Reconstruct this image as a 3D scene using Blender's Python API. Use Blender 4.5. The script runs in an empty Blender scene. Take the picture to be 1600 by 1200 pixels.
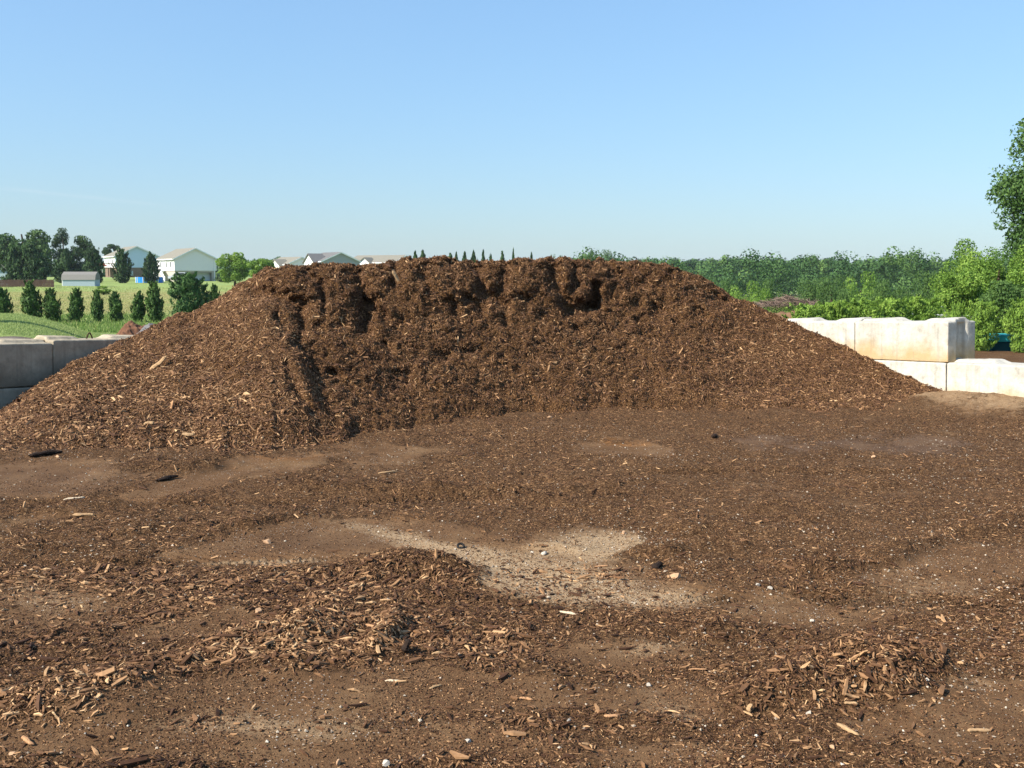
import bpy, bmesh, math
import numpy as np
from mathutils import Vector, Matrix

rng = np.random.default_rng(11)
scene = bpy.context.scene
COL = scene.collection
R = math.radians
H = 1.95                      # camera height
PITCH = R(6.24)
F = 1600.0                    # focal length in photo pixels
cp, sp = math.cos(PITCH), math.sin(PITCH)

# ------------------------------------------------------------------ helpers
def at_y(px, py, Y):
    d = ((px-800)/F, cp+(600-py)/F*sp, -sp+(600-py)/F*cp)
    k = Y/d[1]
    return Vector((d[0]*k, Y, H+d[2]*k))
def at_z(px, py, z=0.0):
    d = ((px-800)/F, cp+(600-py)/F*sp, -sp+(600-py)/F*cp)
    k = (z-H)/d[2]
    return Vector((d[0]*k, d[1]*k, z))
def proj(x, y, z):
    dep = y*cp-(z-H)*sp
    return 800+F*x/dep, 600-F*(y*sp+(z-H)*cp)/dep
def sstep(a, b, x):
    t = np.clip((np.asarray(x, float)-a)/(b-a), 0, 1)
    return t*t*(3-2*t)
_T = np.random.default_rng(3).random((16, 256, 256))
def vn(x, y, s=0):
    x = np.asarray(x, float); y = np.asarray(y, float)
    xi = np.floor(x).astype(int); yi = np.floor(y).astype(int)
    fx = x-xi; fy = y-yi
    fx = fx*fx*(3-2*fx); fy = fy*fy*(3-2*fy)
    t = _T[s % 16]
    a = t[xi & 255, yi & 255]; b = t[(xi+1) & 255, yi & 255]
    c = t[xi & 255, (yi+1) & 255]; d = t[(xi+1) & 255, (yi+1) & 255]
    return (a*(1-fx)+b*fx)*(1-fy)+(c*(1-fx)+d*fx)*fy
def fbm(x, y, o=4, s=0):
    v = 0; a = .5; n = 0
    for k in range(o):
        v = v+a*vn(x*2**k+17.3*k, y*2**k-9.1*k, s+k); n += a; a *= .55
    return v/n-.5                                    # about -0.35 .. 0.35

def tag(o, label=None, cat=None, group=None, kind=None):
    if label: o['label'] = label
    if cat: o['category'] = cat
    if group: o['group'] = group
    if kind: o['kind'] = kind
    return o
def link(name, me, mat=None, parent=None):
    o = bpy.data.objects.new(name, me)
    COL.objects.link(o)
    if mat is not None and len(me.materials) == 0: me.materials.append(mat)
    if parent is not None: o.parent = parent
    return o
def empty(name, loc=(0, 0, 0), rz=0.0):
    o = bpy.data.objects.new(name, None)
    o.empty_display_size = .2
    o.location = loc; o.rotation_euler = (0, 0, rz)
    COL.objects.link(o)
    return o
def np_mesh(name, V, loops, sizes, smooth=False, attrs=None, fattrs=None):
    """fast mesh: V (n,3), flat loop vertex indices, face sizes."""
    me = bpy.data.meshes.new(name)
    V = np.ascontiguousarray(V, dtype=np.float32)
    loops = np.ascontiguousarray(loops, dtype=np.int32).ravel()
    sizes = np.ascontiguousarray(sizes, dtype=np.int32)
    me.vertices.add(len(V)); me.vertices.foreach_set('co', V.ravel())
    me.loops.add(len(loops)); me.loops.foreach_set('vertex_index', loops)
    me.polygons.add(len(sizes))
    st = np.zeros(len(sizes), dtype=np.int32); st[1:] = np.cumsum(sizes)[:-1]
    me.polygons.foreach_set('loop_start', st)
    me.polygons.foreach_set('use_smooth', np.full(len(sizes), smooth))
    me.update(calc_edges=True)
    for k, a in (attrs or {}).items():
        at = me.attributes.new(k, 'FLOAT', 'POINT')
        at.data.foreach_set('value', np.ascontiguousarray(a, dtype=np.float32).ravel())
    for k, a in (fattrs or {}).items():
        at = me.attributes.new(k, 'FLOAT', 'FACE')
        at.data.foreach_set('value', np.ascontiguousarray(a, dtype=np.float32).ravel())
    return me
def grid_loops(nr, nc, mask=None):
    i = np.arange(nr-1)[:, None]*nc+np.arange(nc-1)[None, :]
    q = np.stack([i, i+1, i+nc+1, i+nc], -1).reshape(-1, 4)
    if mask is not None: q = q[mask.ravel()]
    return q
class MB:
    """collects boxes, prisms and tubes into one mesh object"""
    def __init__(s): s.v = []; s.f = []
    def add(s, V, Fc, M=None):
        b = len(s.v)
        for p in V:
            p = Vector(p)
            s.v.append(tuple(M @ p) if M is not None else tuple(p))
        s.f += [tuple(b+i for i in f) for f in Fc]
        return s
    def box(s, x0, y0, z0, x1, y1, z1, M=None):
        V = [(x0, y0, z0), (x1, y0, z0), (x1, y1, z0), (x0, y1, z0), (x0, y0, z1), (x1, y0, z1), (x1, y1, z1), (x0, y1, z1)]
        return s.add(V, [(0, 3, 2, 1), (4, 5, 6, 7), (0, 1, 5, 4), (1, 2, 6, 5), (2, 3, 7, 6), (3, 0, 4, 7)], M)
    def prism(s, poly, y0, y1, M=None):            # polygon in xz, extruded along y
        n = len(poly)
        V = [(x, y0, z) for x, z in poly]+[(x, y1, z) for x, z in poly]
        Fc = [tuple(range(n)), tuple(range(2*n-1, n-1, -1))]+[(i, i+n, (i+1) % n+n, (i+1) % n) for i in range(n)]
        return s.add(V, Fc, M)
    def tube(s, pts, rad, n=6):
        pts = [Vector(p) for p in pts]
        rings = []
        for k, p in enumerate(pts):
            a = pts[max(k-1, 0)]; b = pts[min(k+1, len(pts)-1)]
            d = (b-a).normalized()
            u = d.cross(Vector((.3, .9, .1))).normalized(); w = d.cross(u)
            r = rad[k] if hasattr(rad, '__len__') else rad
            rings.append([p+u*(r*math.cos(2*math.pi*j/n))+w*(r*math.sin(2*math.pi*j/n)) for j in range(n)])
        V = [q for rg in rings for q in rg]
        Fc = [(k*n+j, k*n+(j+1) % n, (k+1)*n+(j+1) % n, (k+1)*n+j) for k in range(len(pts)-1) for j in range(n)]
        Fc += [tuple(range(n-1, -1, -1)), tuple((len(pts)-1)*n+j for j in range(n))]
        return s.add(V, Fc)
    def mesh(s, name):
        me = bpy.data.meshes.new(name); me.from_pydata(s.v, [], s.f); me.update()
        bm = bmesh.new(); bm.from_mesh(me); bmesh.ops.recalc_face_normals(bm, faces=bm.faces); bm.to_mesh(me); bm.free()
        return me
    def build(s, name, mat, parent=None):
        return link(name, s.mesh(name), mat, parent)

# ------------------------------------------------------------------ materials
class NT:
    def __init__(s, name):
        s.m = bpy.data.materials.new(name); s.m.use_nodes = True
        s.t = s.m.node_tree; s.n = s.t.nodes; s.l = s.t.links
        s.b = s.n['Principled BSDF']
        s.b.inputs['Roughness'].default_value = .9
        s.b.inputs['Specular IOR Level'].default_value = .06
    def new(s, t, **k):
        n = s.n.new(t)
        for a, v in k.items(): setattr(n, a, v)
        return n
    def put(s, sock, v):
        if isinstance(v, bpy.types.NodeSocket): s.l.new(v, sock)
        elif isinstance(v, (tuple, list)): sock.default_value = (*v, 1) if len(v) == 3 and sock.type == 'RGBA' else v
        else: sock.default_value = v
    def attr(s, name):
        a = s.new('ShaderNodeAttribute', attribute_name=name); return a.outputs['Fac']
    def pos(s):
        return s.new('ShaderNodeNewGeometry').outputs['Position']
    def obj(s):
        return s.new('ShaderNodeTexCoord').outputs['Object']
    def noise(s, scale, detail=3, rough=.55, vec=None, dist=0):
        n = s.new('ShaderNodeTexNoise'); n.inputs['Scale'].default_value = scale
        n.inputs['Detail'].default_value = detail; n.inputs['Roughness'].default_value = rough
        n.inputs['Distortion'].default_value = dist
        s.l.new(vec if vec is not None else s.pos(), n.inputs['Vector']); return n.outputs['Fac']
    def voro(s, scale, vec=None, out='Color', feature='F1'):
        n = s.new('ShaderNodeTexVoronoi', feature=feature); n.inputs['Scale'].default_value = scale
        s.l.new(vec if vec is not None else s.pos(), n.inputs['Vector']); return n.outputs[out]
    def ramp(s, fac, stops, interp='LINEAR'):
        r = s.new('ShaderNodeValToRGB'); cr = r.color_ramp; cr.interpolation = interp
        while len(cr.elements) < len(stops): cr.elements.new(.5)
        for e, (p, c) in zip(cr.elements, stops):
            e.position = p; e.color = (*c, 1) if not isinstance(c, (int, float)) else (c, c, c, 1)
        s.l.new(fac, r.inputs['Fac']); return r.outputs['Color']
    def mix(s, f, a, b, mode='MIX'):
        m = s.new('ShaderNodeMix', data_type='RGBA', blend_type=mode)
        s.put(m.inputs[0], f); s.put(m.inputs[6], a); s.put(m.inputs[7], b); return m.outputs[2]
    def math(s, op, a, b=0.0, c=None, clamp=False):
        m = s.new('ShaderNodeMath', operation=op, use_clamp=clamp)
        s.put(m.inputs[0], a); s.put(m.inputs[1], b)
        if c is not None: s.put(m.inputs[2], c)
        return m.outputs[0]
    def bump(s, h, dist=.01, strength=1.0):
        b = s.new('ShaderNodeBump'); b.inputs['Distance'].default_value = dist; b.inputs['Strength'].default_value = strength
        s.l.new(h, b.inputs['Height']); s.l.new(b.outputs['Normal'], s.b.inputs['Normal'])
    def col(s, c): s.put(s.b.inputs['Base Color'], c)
    def rough(s, r): s.put(s.b.inputs['Roughness'], r)

def plain(name, c, rough=.8, var=.15, scale=3.0, metal=0.0):
    t = NT(name)
    n = t.noise(scale, 4)
    f = t.math('MULTIPLY_ADD', n, 2*var, 1-var)
    v = t.new('ShaderNodeVectorMath', operation='SCALE')
    v.inputs[0].default_value = c; t.l.new(f, v.inputs['Scale'])
    t.l.new(v.outputs[0], t.b.inputs['Base Color'])
    t.rough(rough); t.b.inputs['Metallic'].default_value = metal
    return t.m

WOODRAMP = [(0, (0.034, 0.017, 0.010)), (.2, (0.086, 0.041, 0.021)), (.42, (0.157, 0.080, 0.038)), (.62, (0.253, 0.135, 0.064)), (.8, (0.405, 0.233, 0.113)), (1, (0.629, 0.400, 0.203))]
def mat_chip():
    t = NT('wood_chip')
    c = t.ramp(t.attr('tone'), WOODRAMP)
    n = t.noise(70, 2)
    c = t.mix(.35, c, t.ramp(n, [(.3, .35), (.7, 1.25)]), 'MULTIPLY')
    t.col(c); t.rough(.7); t.b.inputs['Specular IOR Level'].default_value = .12
    return t.m
def mat_pile():
    t = NT('mulch_fines')
    v = t.voro(75)
    g = t.new('ShaderNodeSeparateColor'); t.l.new(v, g.inputs[0])
    c = t.ramp(g.outputs[0], [(0, (0.035, 0.018, 0.008)), (.5, (0.099, 0.049, 0.020)), (.85, (0.173, 0.088, 0.036)), (1, (0.323, 0.175, 0.072))])
    c = t.mix(.5, c, t.ramp(t.noise(1.2, 3), [(.35, .6), (.65, 1.1)]), 'MULTIPLY')
    t.col(c)
    h = t.math('ADD', t.noise(45, 4, .7), t.math('MULTIPLY', g.outputs[1], .5))
    t.bump(h, .03); return t.m
def mat_ground():
    t = NT('yard_and_fields')
    cover, sand, wet, oran = t.attr('cover'), t.attr('sand'), t.attr('wet'), t.attr('orange')
    grass, dry, grav = t.attr('grass'), t.attr('dry'), t.attr('gravel')
    # bare trodden dirt
    n1 = t.noise(2.2, 5, .6); n2 = t.noise(38, 4, .7); n3 = t.noise(160, 3, .7)
    dirt = t.ramp(n1, [(.3, (0.099, 0.054, 0.026)), (.5, (0.132, 0.073, 0.036)), (.7, (0.178, 0.105, 0.053))])
    sandc = t.ramp(n2, [(.3, (0.280, 0.184, 0.104)), (.7, (0.414, 0.294, 0.171))])
    fac = t.math('ADD', sand, t.math('MULTIPLY', t.math('ADD', t.math('MULTIPLY', t.math('SUBTRACT', t.noise(5, 6, .75), .5), 1.5), t.math('MULTIPLY', t.math('SUBTRACT', t.noise(45, 3, .7), .5), .9)), 1.0), clamp=True)
    fac = t.math('MULTIPLY', fac, t.math('MULTIPLY', sand, 3.0, clamp=True), clamp=True)
    c = t.mix(fac, dirt, sandc)
    c = t.mix(t.math('MULTIPLY', oran, .8), c, (.23, .105, .035))
    c = t.mix(t.math('MULTIPLY', wet, .45), c, (.085, .055, .040))
    # mulch crumbs
    v = t.voro(85); g = t.new('ShaderNodeSeparateColor'); t.l.new(v, g.inputs[0])
    fines = t.ramp(g.outputs[0], [(0, (0.051, 0.026, 0.013)), (.5, (0.111, 0.059, 0.028)), (.85, (0.173, 0.093, 0.044)), (1, (0.311, 0.180, 0.086))])
    ce = t.math('ADD', cover, t.math('MULTIPLY', t.math('SUBTRACT', t.noise(14, 5, .7), .5), 1.0))
    ce = t.ramp(ce, [(.42, 0.0), (.62, 1.0)])
    c = t.mix(ce, c, fines)
    c = t.mix(.55, c, t.ramp(n3, [(.3, .55), (.7, 1.35)]), 'MULTIPLY')
    # pale grit
    gv = t.voro(60, out='Distance'); gc = t.voro(60); gs = t.new('ShaderNodeSeparateColor'); t.l.new(gc, gs.inputs[0])
    grit = t.math('MULTIPLY', t.math('LESS_THAN', gv, .22), t.math('GREATER_THAN', gs.outputs[2], .86))
    c = t.mix(t.math('MULTIPLY', grit, t.math('SUBTRACT', 1.0, t.math('MULTIPLY', ce, .7))), c, (.40, .35, .29))
    # grass
    gn = t.noise(.09, 5, .6); gn2 = t.noise(2.5, 5, .75); gn3 = t.noise(18, 3, .7)
    gnf = t.math('ADD', t.math('MULTIPLY', gn2, .5), t.math('MULTIPLY', t.noise(.22, 5, .7), .5))
    green = t.ramp(gnf, [(.3, (0.194, 0.265, 0.078)), (.6, (0.274, 0.344, 0.109)), (.8, (0.353, 0.374, 0.156))])
    dryc = t.ramp(gnf, [(.3, (.18, .23, .06)), (.55, (.31, .28, .11)), (.8, (.42, .32, .16))])
    dn = t.math('ADD', dry, t.math('MULTIPLY', t.math('SUBTRACT', gn, .5), 1.6))
    gr = t.mix(t.ramp(dn, [(.3, 0.0), (.75, 1.0)]), green, dryc)
    gr = t.mix(.5, gr, t.ramp(gn3, [(.3, .55), (.7, 1.3)]), 'MULTIPLY')
    gf = t.ramp(t.math('ADD', grass, t.math('MULTIPLY', t.math('SUBTRACT', t.noise(1.3, 5), .5), .9)), [(.45, 0.0), (.55, 1.0)])
    c = t.mix(t.math('MULTIPLY', grav, 1.0), c, t.ramp(n3, [(.3, (.14, .12, .10)), (.7, (.30, .26, .22))]))
    c = t.mix(gf, c, gr)
    t.col(c)
    t.rough(t.math('SUBTRACT', .95, t.math('MULTIPLY', wet, .1)))
    h = t.math('ADD', t.math('MULTIPLY', n2, .6), t.math('MULTIPLY', n3, .5))
    h = t.math('MULTIPLY', h, t.math('ADD', .35, t.math('MULTIPLY', ce, .9)))
    t.bump(h, .03); return t.m
def mat_leaf(name, dark, mid, light, trans=.25):
    t = NT(name)
    c = t.ramp(t.attr('tone'), [(0, dark), (.5, mid), (1, light)])
    t.col(c); t.rough(.7); t.b.inputs['Specular IOR Level'].default_value = .25
    tr = t.new('ShaderNodeBsdfTranslucent'); t.l.new(c, tr.inputs['Color'])
    mx = t.new('ShaderNodeMixShader'); mx.inputs[0].default_value = trans
    t.l.new(t.b.outputs[0], mx.inputs[1]); t.l.new(tr.outputs[0], mx.inputs[2])
    t.l.new(mx.outputs[0], t.n['Material Output'].inputs['Surface'])
    return t.m
def mat_concrete(name, base, stain, amt):
    t = NT(name)
    n = t.noise(1.6, 6, .65); n2 = t.noise(9, 6, .7)
    c = t.ramp(n2, [(.25, tuple(x*.62 for x in base)), (.5, base), (.8, tuple(min(1, x*1.15) for x in base))])
    c = t.mix(t.math('MULTIPLY', t.ramp(n, [(.45, 0.0), (.7, 1.0)]), .55), c, tuple(x*.5 for x in base))
    # damp ochre staining that rises from the foot of each block (object space, in metres)
    sx = t.new('ShaderNodeSeparateXYZ'); t.l.new(t.obj(), sx.inputs[0])
    f = t.math('ADD', t.math('MULTIPLY', sx.outputs[2], -2.6), t.math('MULTIPLY', n, 1.9))
    f = t.ramp(f, [(.05, 0.0), (.75, 1.0)])
    c = t.mix(t.math('MULTIPLY', f, amt), c, stain)
    # drips
    sc = t.new('ShaderNodeMapping'); sc.inputs['Scale'].default_value = (9, 9, .8); t.l.new(t.obj(), sc.inputs['Vector'])
    d = t.noise(1.0, 4, .6, vec=sc.outputs[0])
    c = t.mix(t.math('MULTIPLY', t.ramp(d, [(.52, 0.0), (.7, 1.0)]), .35), c, tuple(x*.35 for x in base))
    t.col(c); t.rough(.9)
    pit = t.voro(55, out='Distance')
    t.bump(t.math('ADD', t.noise(40, 5, .7), t.math('MULTIPLY', t.math('MINIMUM', pit, .3), 1.5)), .006)
    return t.m

M = {}
M['chip'] = mat_chip(); M['pile'] = mat_pile(); M['ground'] = mat_ground()
M['cedar'] = mat_leaf('dark_evergreen', (.016, .040, .012), (.036, .080, .020), (.075, .140, .034), .12)
M['arb'] = mat_leaf('arborvitae_sprays', (0.028, 0.066, 0.014), (0.064, 0.132, 0.024), (0.138, 0.245, 0.048), .15)
M['pine'] = mat_leaf('pine_needles', (.03, .075, .022), (.06, .13, .032), (.105, .20, .05), .2)
M['broad'] = mat_leaf('dark_broadleaf', (.022, .050, .015), (.048, .098, .026), (.11, .18, .05), .25)
M['bright'] = mat_leaf('bright_broadleaf', (.055, .115, .018), (.15, .26, .035), (.31, .43, .085), .3)
M['hedge'] = mat_leaf('clipped_shrub', (.035, .09, .015), (.085, .18, .028), (.17, .30, .055), .25)
M['feathery'] = mat_leaf('feathery_shrub', (.09, .17, .025), (.21, .34, .05), (.36, .50, .10), .35)
M['oak'] = mat_leaf('oak_leaves', (.03, .07, .018), (.065, .13, .03), (.14, .23, .055), .25)
M['mid'] = mat_leaf('mixed_broadleaf', (.035, .08, .018), (.07, .135, .03), (.13, .21, .05), .25)
M['wood_far'] = mat_leaf('far_wood_leaves', (.016, .046, .012), (.040, .096, .022), (.105, .185, .042), .1)
M['grassblade'] = mat_leaf('grass_blades', (0.163, 0.236, 0.067), (0.273, 0.348, 0.113), (0.393, 0.424, 0.179), .3)
M['weed'] = mat_leaf('weeds', (.09, .17, .03), (.17, .27, .06), (.40, .38, .16), .3)
M['fieldgrass'] = mat_leaf('dry_field_grass', (.16, .22, .05), (.30, .30, .10), (.50, .40, .20), .2)
M['bark'] = plain('bark', (.075, .052, .036), .95, .4, 6)
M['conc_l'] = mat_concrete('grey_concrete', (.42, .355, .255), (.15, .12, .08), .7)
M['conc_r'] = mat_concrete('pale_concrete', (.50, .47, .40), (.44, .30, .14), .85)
M['stone'] = plain('peach_stone', (.42, .26, .15), .85, .25, 30)
M['white_stone'] = plain('white_stone', (.44, .39, .32), .85, .25, 40)
M['pebble'] = None
M['wood_tan'] = plain('tan_wood', (.36, .23, .12), .8, .35, 45)
M['wood_pale'] = plain('pale_wood', (.55, .44, .30), .8, .25, 45)
M['wood_orange'] = plain('orange_wood', (.40, .22, .11), .8, .3, 45)
M['wood_dark'] = plain('dark_bark', (.030, .020, .015), .9, .4, 45)
M['black'] = plain('black_rubber', (.02, .02, .02), .6, .2, 20)
M['white_sunlit_siding'] = plain('white_sunlit_siding', (.78, .78, .75), .6, .05)  # white siding, also used as the sunlit colour on sides of coloured walls
M['shade_siding'] = plain('shaded_gable_siding', (.80, .76, .74), .6, .05)  # white siding retinted for gables in shade, against the green cast
M['blue_siding'] = plain('blue_siding', (.52, .64, .78), .6, .05)
M['grey_siding'] = plain('grey_siding', (.34, .35, .36), .6, .06)
M['roof_tan'] = plain('tan_shingle', (.22, .205, .165), .9, .15, 2)
M['roof_grey'] = plain('grey_shingle', (.15, .145, .14), .9, .15, 2)
M['brick'] = plain('brick', (.20, .145, .11), .9, .3, 3)
M['found'] = plain('pale_foundation', (.42, .38, .33), .9, .15)
M['trim'] = plain('white_trim', (.8, .8, .78), .5, .03)
M['glass'] = plain('window_glass', (.05, .06, .07), .15, .1)
M['garage'] = plain('garage_door_panel', (.58, .62, .62), .6, .04)
M['pool_blue'] = plain('blue_pool_liner', (.03, .22, .62), .4, .1)
M['water'] = plain('pool_water', (.10, .35, .5), .1, .1)
M['deck'] = plain('brown_deck', (.14, .085, .06), .85, .25)
M['red'] = plain('red_canvas', (.55, .08, .05), .8, .1)
M['fence'] = plain('brown_fence_boards', (.085, .055, .042), .9, .35, 2)
M['shed_wall'] = plain('grey_blue_shed_wall', (.36, .44, .48), .6, .05)
M['shed_roof'] = plain('grey_shed_roof', (.21, .20, .18), .9, .12, 4)
M['car'] = plain('white_car_paint', (.75, .76, .78), .3, .04)
M['galv'] = plain('galvanised_steel', (.55, .56, .56), .4, .08, 6, .6)
M['teal'] = plain('teal_plastic', (.04, .38, .36), .5, .1)
M['teal_dark'] = plain('dark_teal_plastic', (.015, .07, .08), .6, .1)
M['brush'] = plain('dead_branches', (.17, .12, .095), .95, .4, 9)
M['red_dirt'] = plain('orange_clay', (.15, .075, .045), .95, .45, 5)
M['orange_dirt'] = plain('brown_clay', (.17, .098, .058), .95, .45, 6)
M['grey_gravel'] = plain('grey_gravel', (.15, .145, .145), .95, .45, 12)
M['rebar'] = plain('rusty_rebar', (.06, .035, .025), .8, .3, 30)
def mat_pebble():
    t = NT('pebbles'); t.col(t.ramp(t.attr('tone'), [(0, (.13, .10, .075)), (.45, (.30, .235, .17)), (.8, (.44, .37, .28)), (1, (.58, .52, .43))])); t.rough(.85); return t.m
M['pebble'] = mat_pebble()

# ------------------------------------------------------------------ terrain
RL = ([0, 18, 30, 45, 60, 100, 135, 150, 200, 400, 900, 3000], [0, 0, -.30, -.90, -1.08, -.95, -.60, -.12, .10, .1, 0, 0])
RR = ([0, 19, 23, 27, 36, 60, 130, 200, 300, 450, 600, 900, 3000], [0, 0, .13, .10, -1.0, -3, -9, -11.5, -12.5, -11.2, -10.5, -20, -20])
def terrain(x, y):
    x = np.asarray(x, float); y = np.asarray(y, float)
    r = np.hypot(x, y); az = np.arctan2(x, np.maximum(y, 1e-3))
    wr = sstep(-.08, .04, az)*sstep(2.2, 1.2, np.abs(az))
    z = np.interp(r, *RL)*(1-wr)+np.interp(r, *RR)*wr
    s = (x+6.66)*(-.866)+(y-14.8)*.5                 # distance behind the left wall
    px = 800+F*x/np.maximum(y, .5)
    bank = .72*sstep(.45, 2.2, s)*sstep(54, 33, y)*sstep(250, 10, px)*(y > 5)
    z = z*(1-bank/.7*.8)+bank
    z = z+.25*fbm(x/14, y/14, 3, 5)*sstep(24, 40, r)
    return z

def blobs(px, py, L):
    v = 0
    for (cx, cy, rx, ry, rot, w) in L:
        c, s = math.cos(R(rot)), math.sin(R(rot))
        dx = px-cx; dy = py-cy
        a = (dx*c+dy*s)/rx; b = (-dx*s+dy*c)/ry
        v = v+w*np.exp(-(a*a+b*b)**1.5)
    return v
BARE = [(500, 845, 240, 20, -3, 1.), (430, 868, 130, 14, -2, .9), (860, 900, 160, 36, 4, .95), (700, 865, 120, 20, 9, 1.), (920, 852, 120, 22, 0, .8),
        (1040, 932, 90, 18, 0, .9), (420, 1092, 330, 34, -4, 1.2), (720, 1078, 170, 24, 3, 1.0), (420, 1160, 420, 30, 0, .9), (60, 752, 130, 26, -4, .9), (270, 764, 230, 13, -14, .9),
        (420, 722, 90, 8, -8, .7), (300, 985, 120, 18, -8, .8), (60, 945, 100, 40, 0, .6), (950, 1012, 110, 20, 0, .8), (1070, 1090, 110, 30, 5, .6),
        (1480, 895, 170, 50, -8, .6), (1250, 955, 170, 26, 5, .6), (1510, 1120, 160, 80, 0, .6), (1330, 695, 230, 14, 2, .5), (980, 700, 90, 10, 0, .6),
        (200, 690, 160, 6, 0, .4), (1560, 628, 120, 9, 3, .5), (640, 700, 120, 12, 0, .3), (1060, 1180, 120, 20, 0, .6)]
SAND = [(860, 912, 165, 34, 5, 1.), (700, 866, 100, 19, 12, .95), (930, 858, 110, 22, 0, .95), (1040, 934, 70, 12, 0, .8), (410, 872, 90, 7, 0, .7), (430, 1128, 200, 18, 0, .42),
        (600, 838, 80, 9, 10, .5), (1020, 1000, 70, 12, -8, .45), (60, 935, 80, 26, 0, .3), (1450, 930, 130, 26, 0, .3), (1560, 626, 110, 8, 3, .9), (1080, 1120, 80, 30, 40, .35), (330, 1000, 60, 8, 0, .3), (800, 1020, 60, 10, 0, .3), (1180, 1010, 70, 14, 0, .35), (120, 880, 60, 8, 0, .35), (1500, 1060, 70, 14, 0, .3)]
ORAN = [(985, 690, 48, 3.5, 0, 1), (1005, 718, 55, 4.5, 0, .9), (770, 715, 24, 3, 0, .9), (905, 682, 45, 2.5, 0, .7), (230, 800, 120, 12, -10, .5), (640, 812, 60, 5, 0, .4), (440, 712, 60, 5, -5, .6)]
WET = [(1330, 697, 230, 16, 3, 1), (1200, 680, 90, 10, 0, .7), (60, 750, 140, 24, 0, .5), (1500, 720, 120, 30, 0, .6), (480, 850, 140, 14, 0, .4)]
MOUND = [(650, 893, 80, 17, 8, .10), (560, 905, 70, 14, 0, .05), (440, 1000, 100, 24, -12, .07), (600, 1000, 40, 20, -40, .05), (130, 1098, 160, 26, -4, .06), (1350, 1055, 140, 36, -8, .10), (1200, 1090, 70, 20, 0, .05),
         (1385, 872, 90, 13, -15, .06), (1290, 895, 60, 8, 0, .05), (1030, 868, 40, 10, 0, .05), (620, 772, 210, 8, 2, .07), (860, 790, 120, 8, 5, .05), (430, 815, 90, 9, -6, .035), (1110, 985, 40, 12, 0, .06), (1130, 855, 60, 10, 0, .05), (1080, 830, 60, 8, 0, .04),
         (1250, 800, 80, 8, 0, .04), (860, 862, 60, 7, 0, .04), (110, 800, 120, 7, -6, .05), (300, 730, 200, 8, -6, .06), (690, 940, 60, 8, 0, .04), (1380, 760, 60, 6, 0, .04), (1540, 820, 70, 10, -10, .06), (940, 760, 90, 5, 0, .03), (60, 860, 60, 10, 0, .04)]
YEL = [(440, 1012, 130, 28, -12, 1), (600, 1003, 42, 24, -40, 1.2), (110, 1105, 180, 30, -4, 1.1), (1340, 1065, 130, 40, -8, .55), (600, 925, 100, 14, 0, .5), (830, 860, 80, 12, 0, .6), (950, 890, 70, 14, 0, .5), (260, 930, 360, 90, 0, .35), (880, 900, 130, 26, 0, .5), (760, 1010, 120, 24, 0, .4)]
def yard(x, y):
    """masks and height of the yard surface"""
    px, py = proj(x, y, 0*x)
    wx = 70*fbm(x*1.1, y*1.1, 4, 2); wy = (14+.03*(py-600))*fbm(x*1.3, y*1.3, 4, 7)
    X, Y = px+wx, py+wy*1.6
    n = fbm(x*.8, y*.8, 5, 4); n2 = fbm(x*2.6, y*2.6, 4, 9)
    bare = blobs(X, Y, BARE)
    mound = blobs(X, Y, MOUND)
    cover = np.clip(.74+n*.75+n2*.75-bare*.92+mound*7, 0, 1.3)
    sand = np.clip(blobs(X, Y, SAND)-.1*mound*10, 0, 1)
    h = .04*fbm(x*.45, y*.45, 3, 1)+mound*(1+1.1*n2)
    h = h+np.clip(cover, 0, 1)*(.018+.085*fbm(x*4.5, y*4.5, 4, 3)+.045*fbm(x*15, y*15, 3, 6))+.006*fbm(x*9, y*9, 3, 8)
    for (y0, sl, x0, x1) in ((8.75, .04, -4.5, 1.6), (7.15, .10, -3.4, -.6), (6.1, -.12, .6, 3.6), (9.9, -.03, .8, 4.6)):
        lat = (y-(y0+sl*x+.12*np.sin(x*.7)))/.17
        tr = np.exp(-lat**4)*sstep(x0, x0+.8, x)*sstep(x1, x1-.8, x)
        h = h+tr*(.016*np.sign(np.sin((x+.25*np.abs(lat))*2*np.pi/.115))*np.clip(.6+1.6*n2, 0, 1)-.012)
        cover = cover+.1*tr
    srw = (x-6.49)*.888+(y-15.2)*.46
    wb = np.exp(-(np.minimum(srw, 0)/.8)**2)*sstep(16.6, 14.8, y)*sstep(9, 11, y)
    h = h+.21*wb; cover = cover-.55*wb; sand = np.maximum(sand, .5*np.exp(-((np.minimum(srw, 0)+.3)/.55)**2)*sstep(16, 15, y)*sstep(9, 11, y))
    return dict(cover=cover, sand=sand, orange=np.clip(blobs(X, Y, ORAN), 0, 1), wet=np.clip(blobs(X, Y, WET), 0, 1), mound=mound, yel=blobs(X, Y, YEL)), h
def yard_w(x, y):
    r = np.hypot(x, y)
    return sstep(23, 19, r)*(y > 1.0)
def ground_z(x, y):
    m, h = yard(x, y)
    return terrain(x, y)+h*yard_w(x, y)

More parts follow.
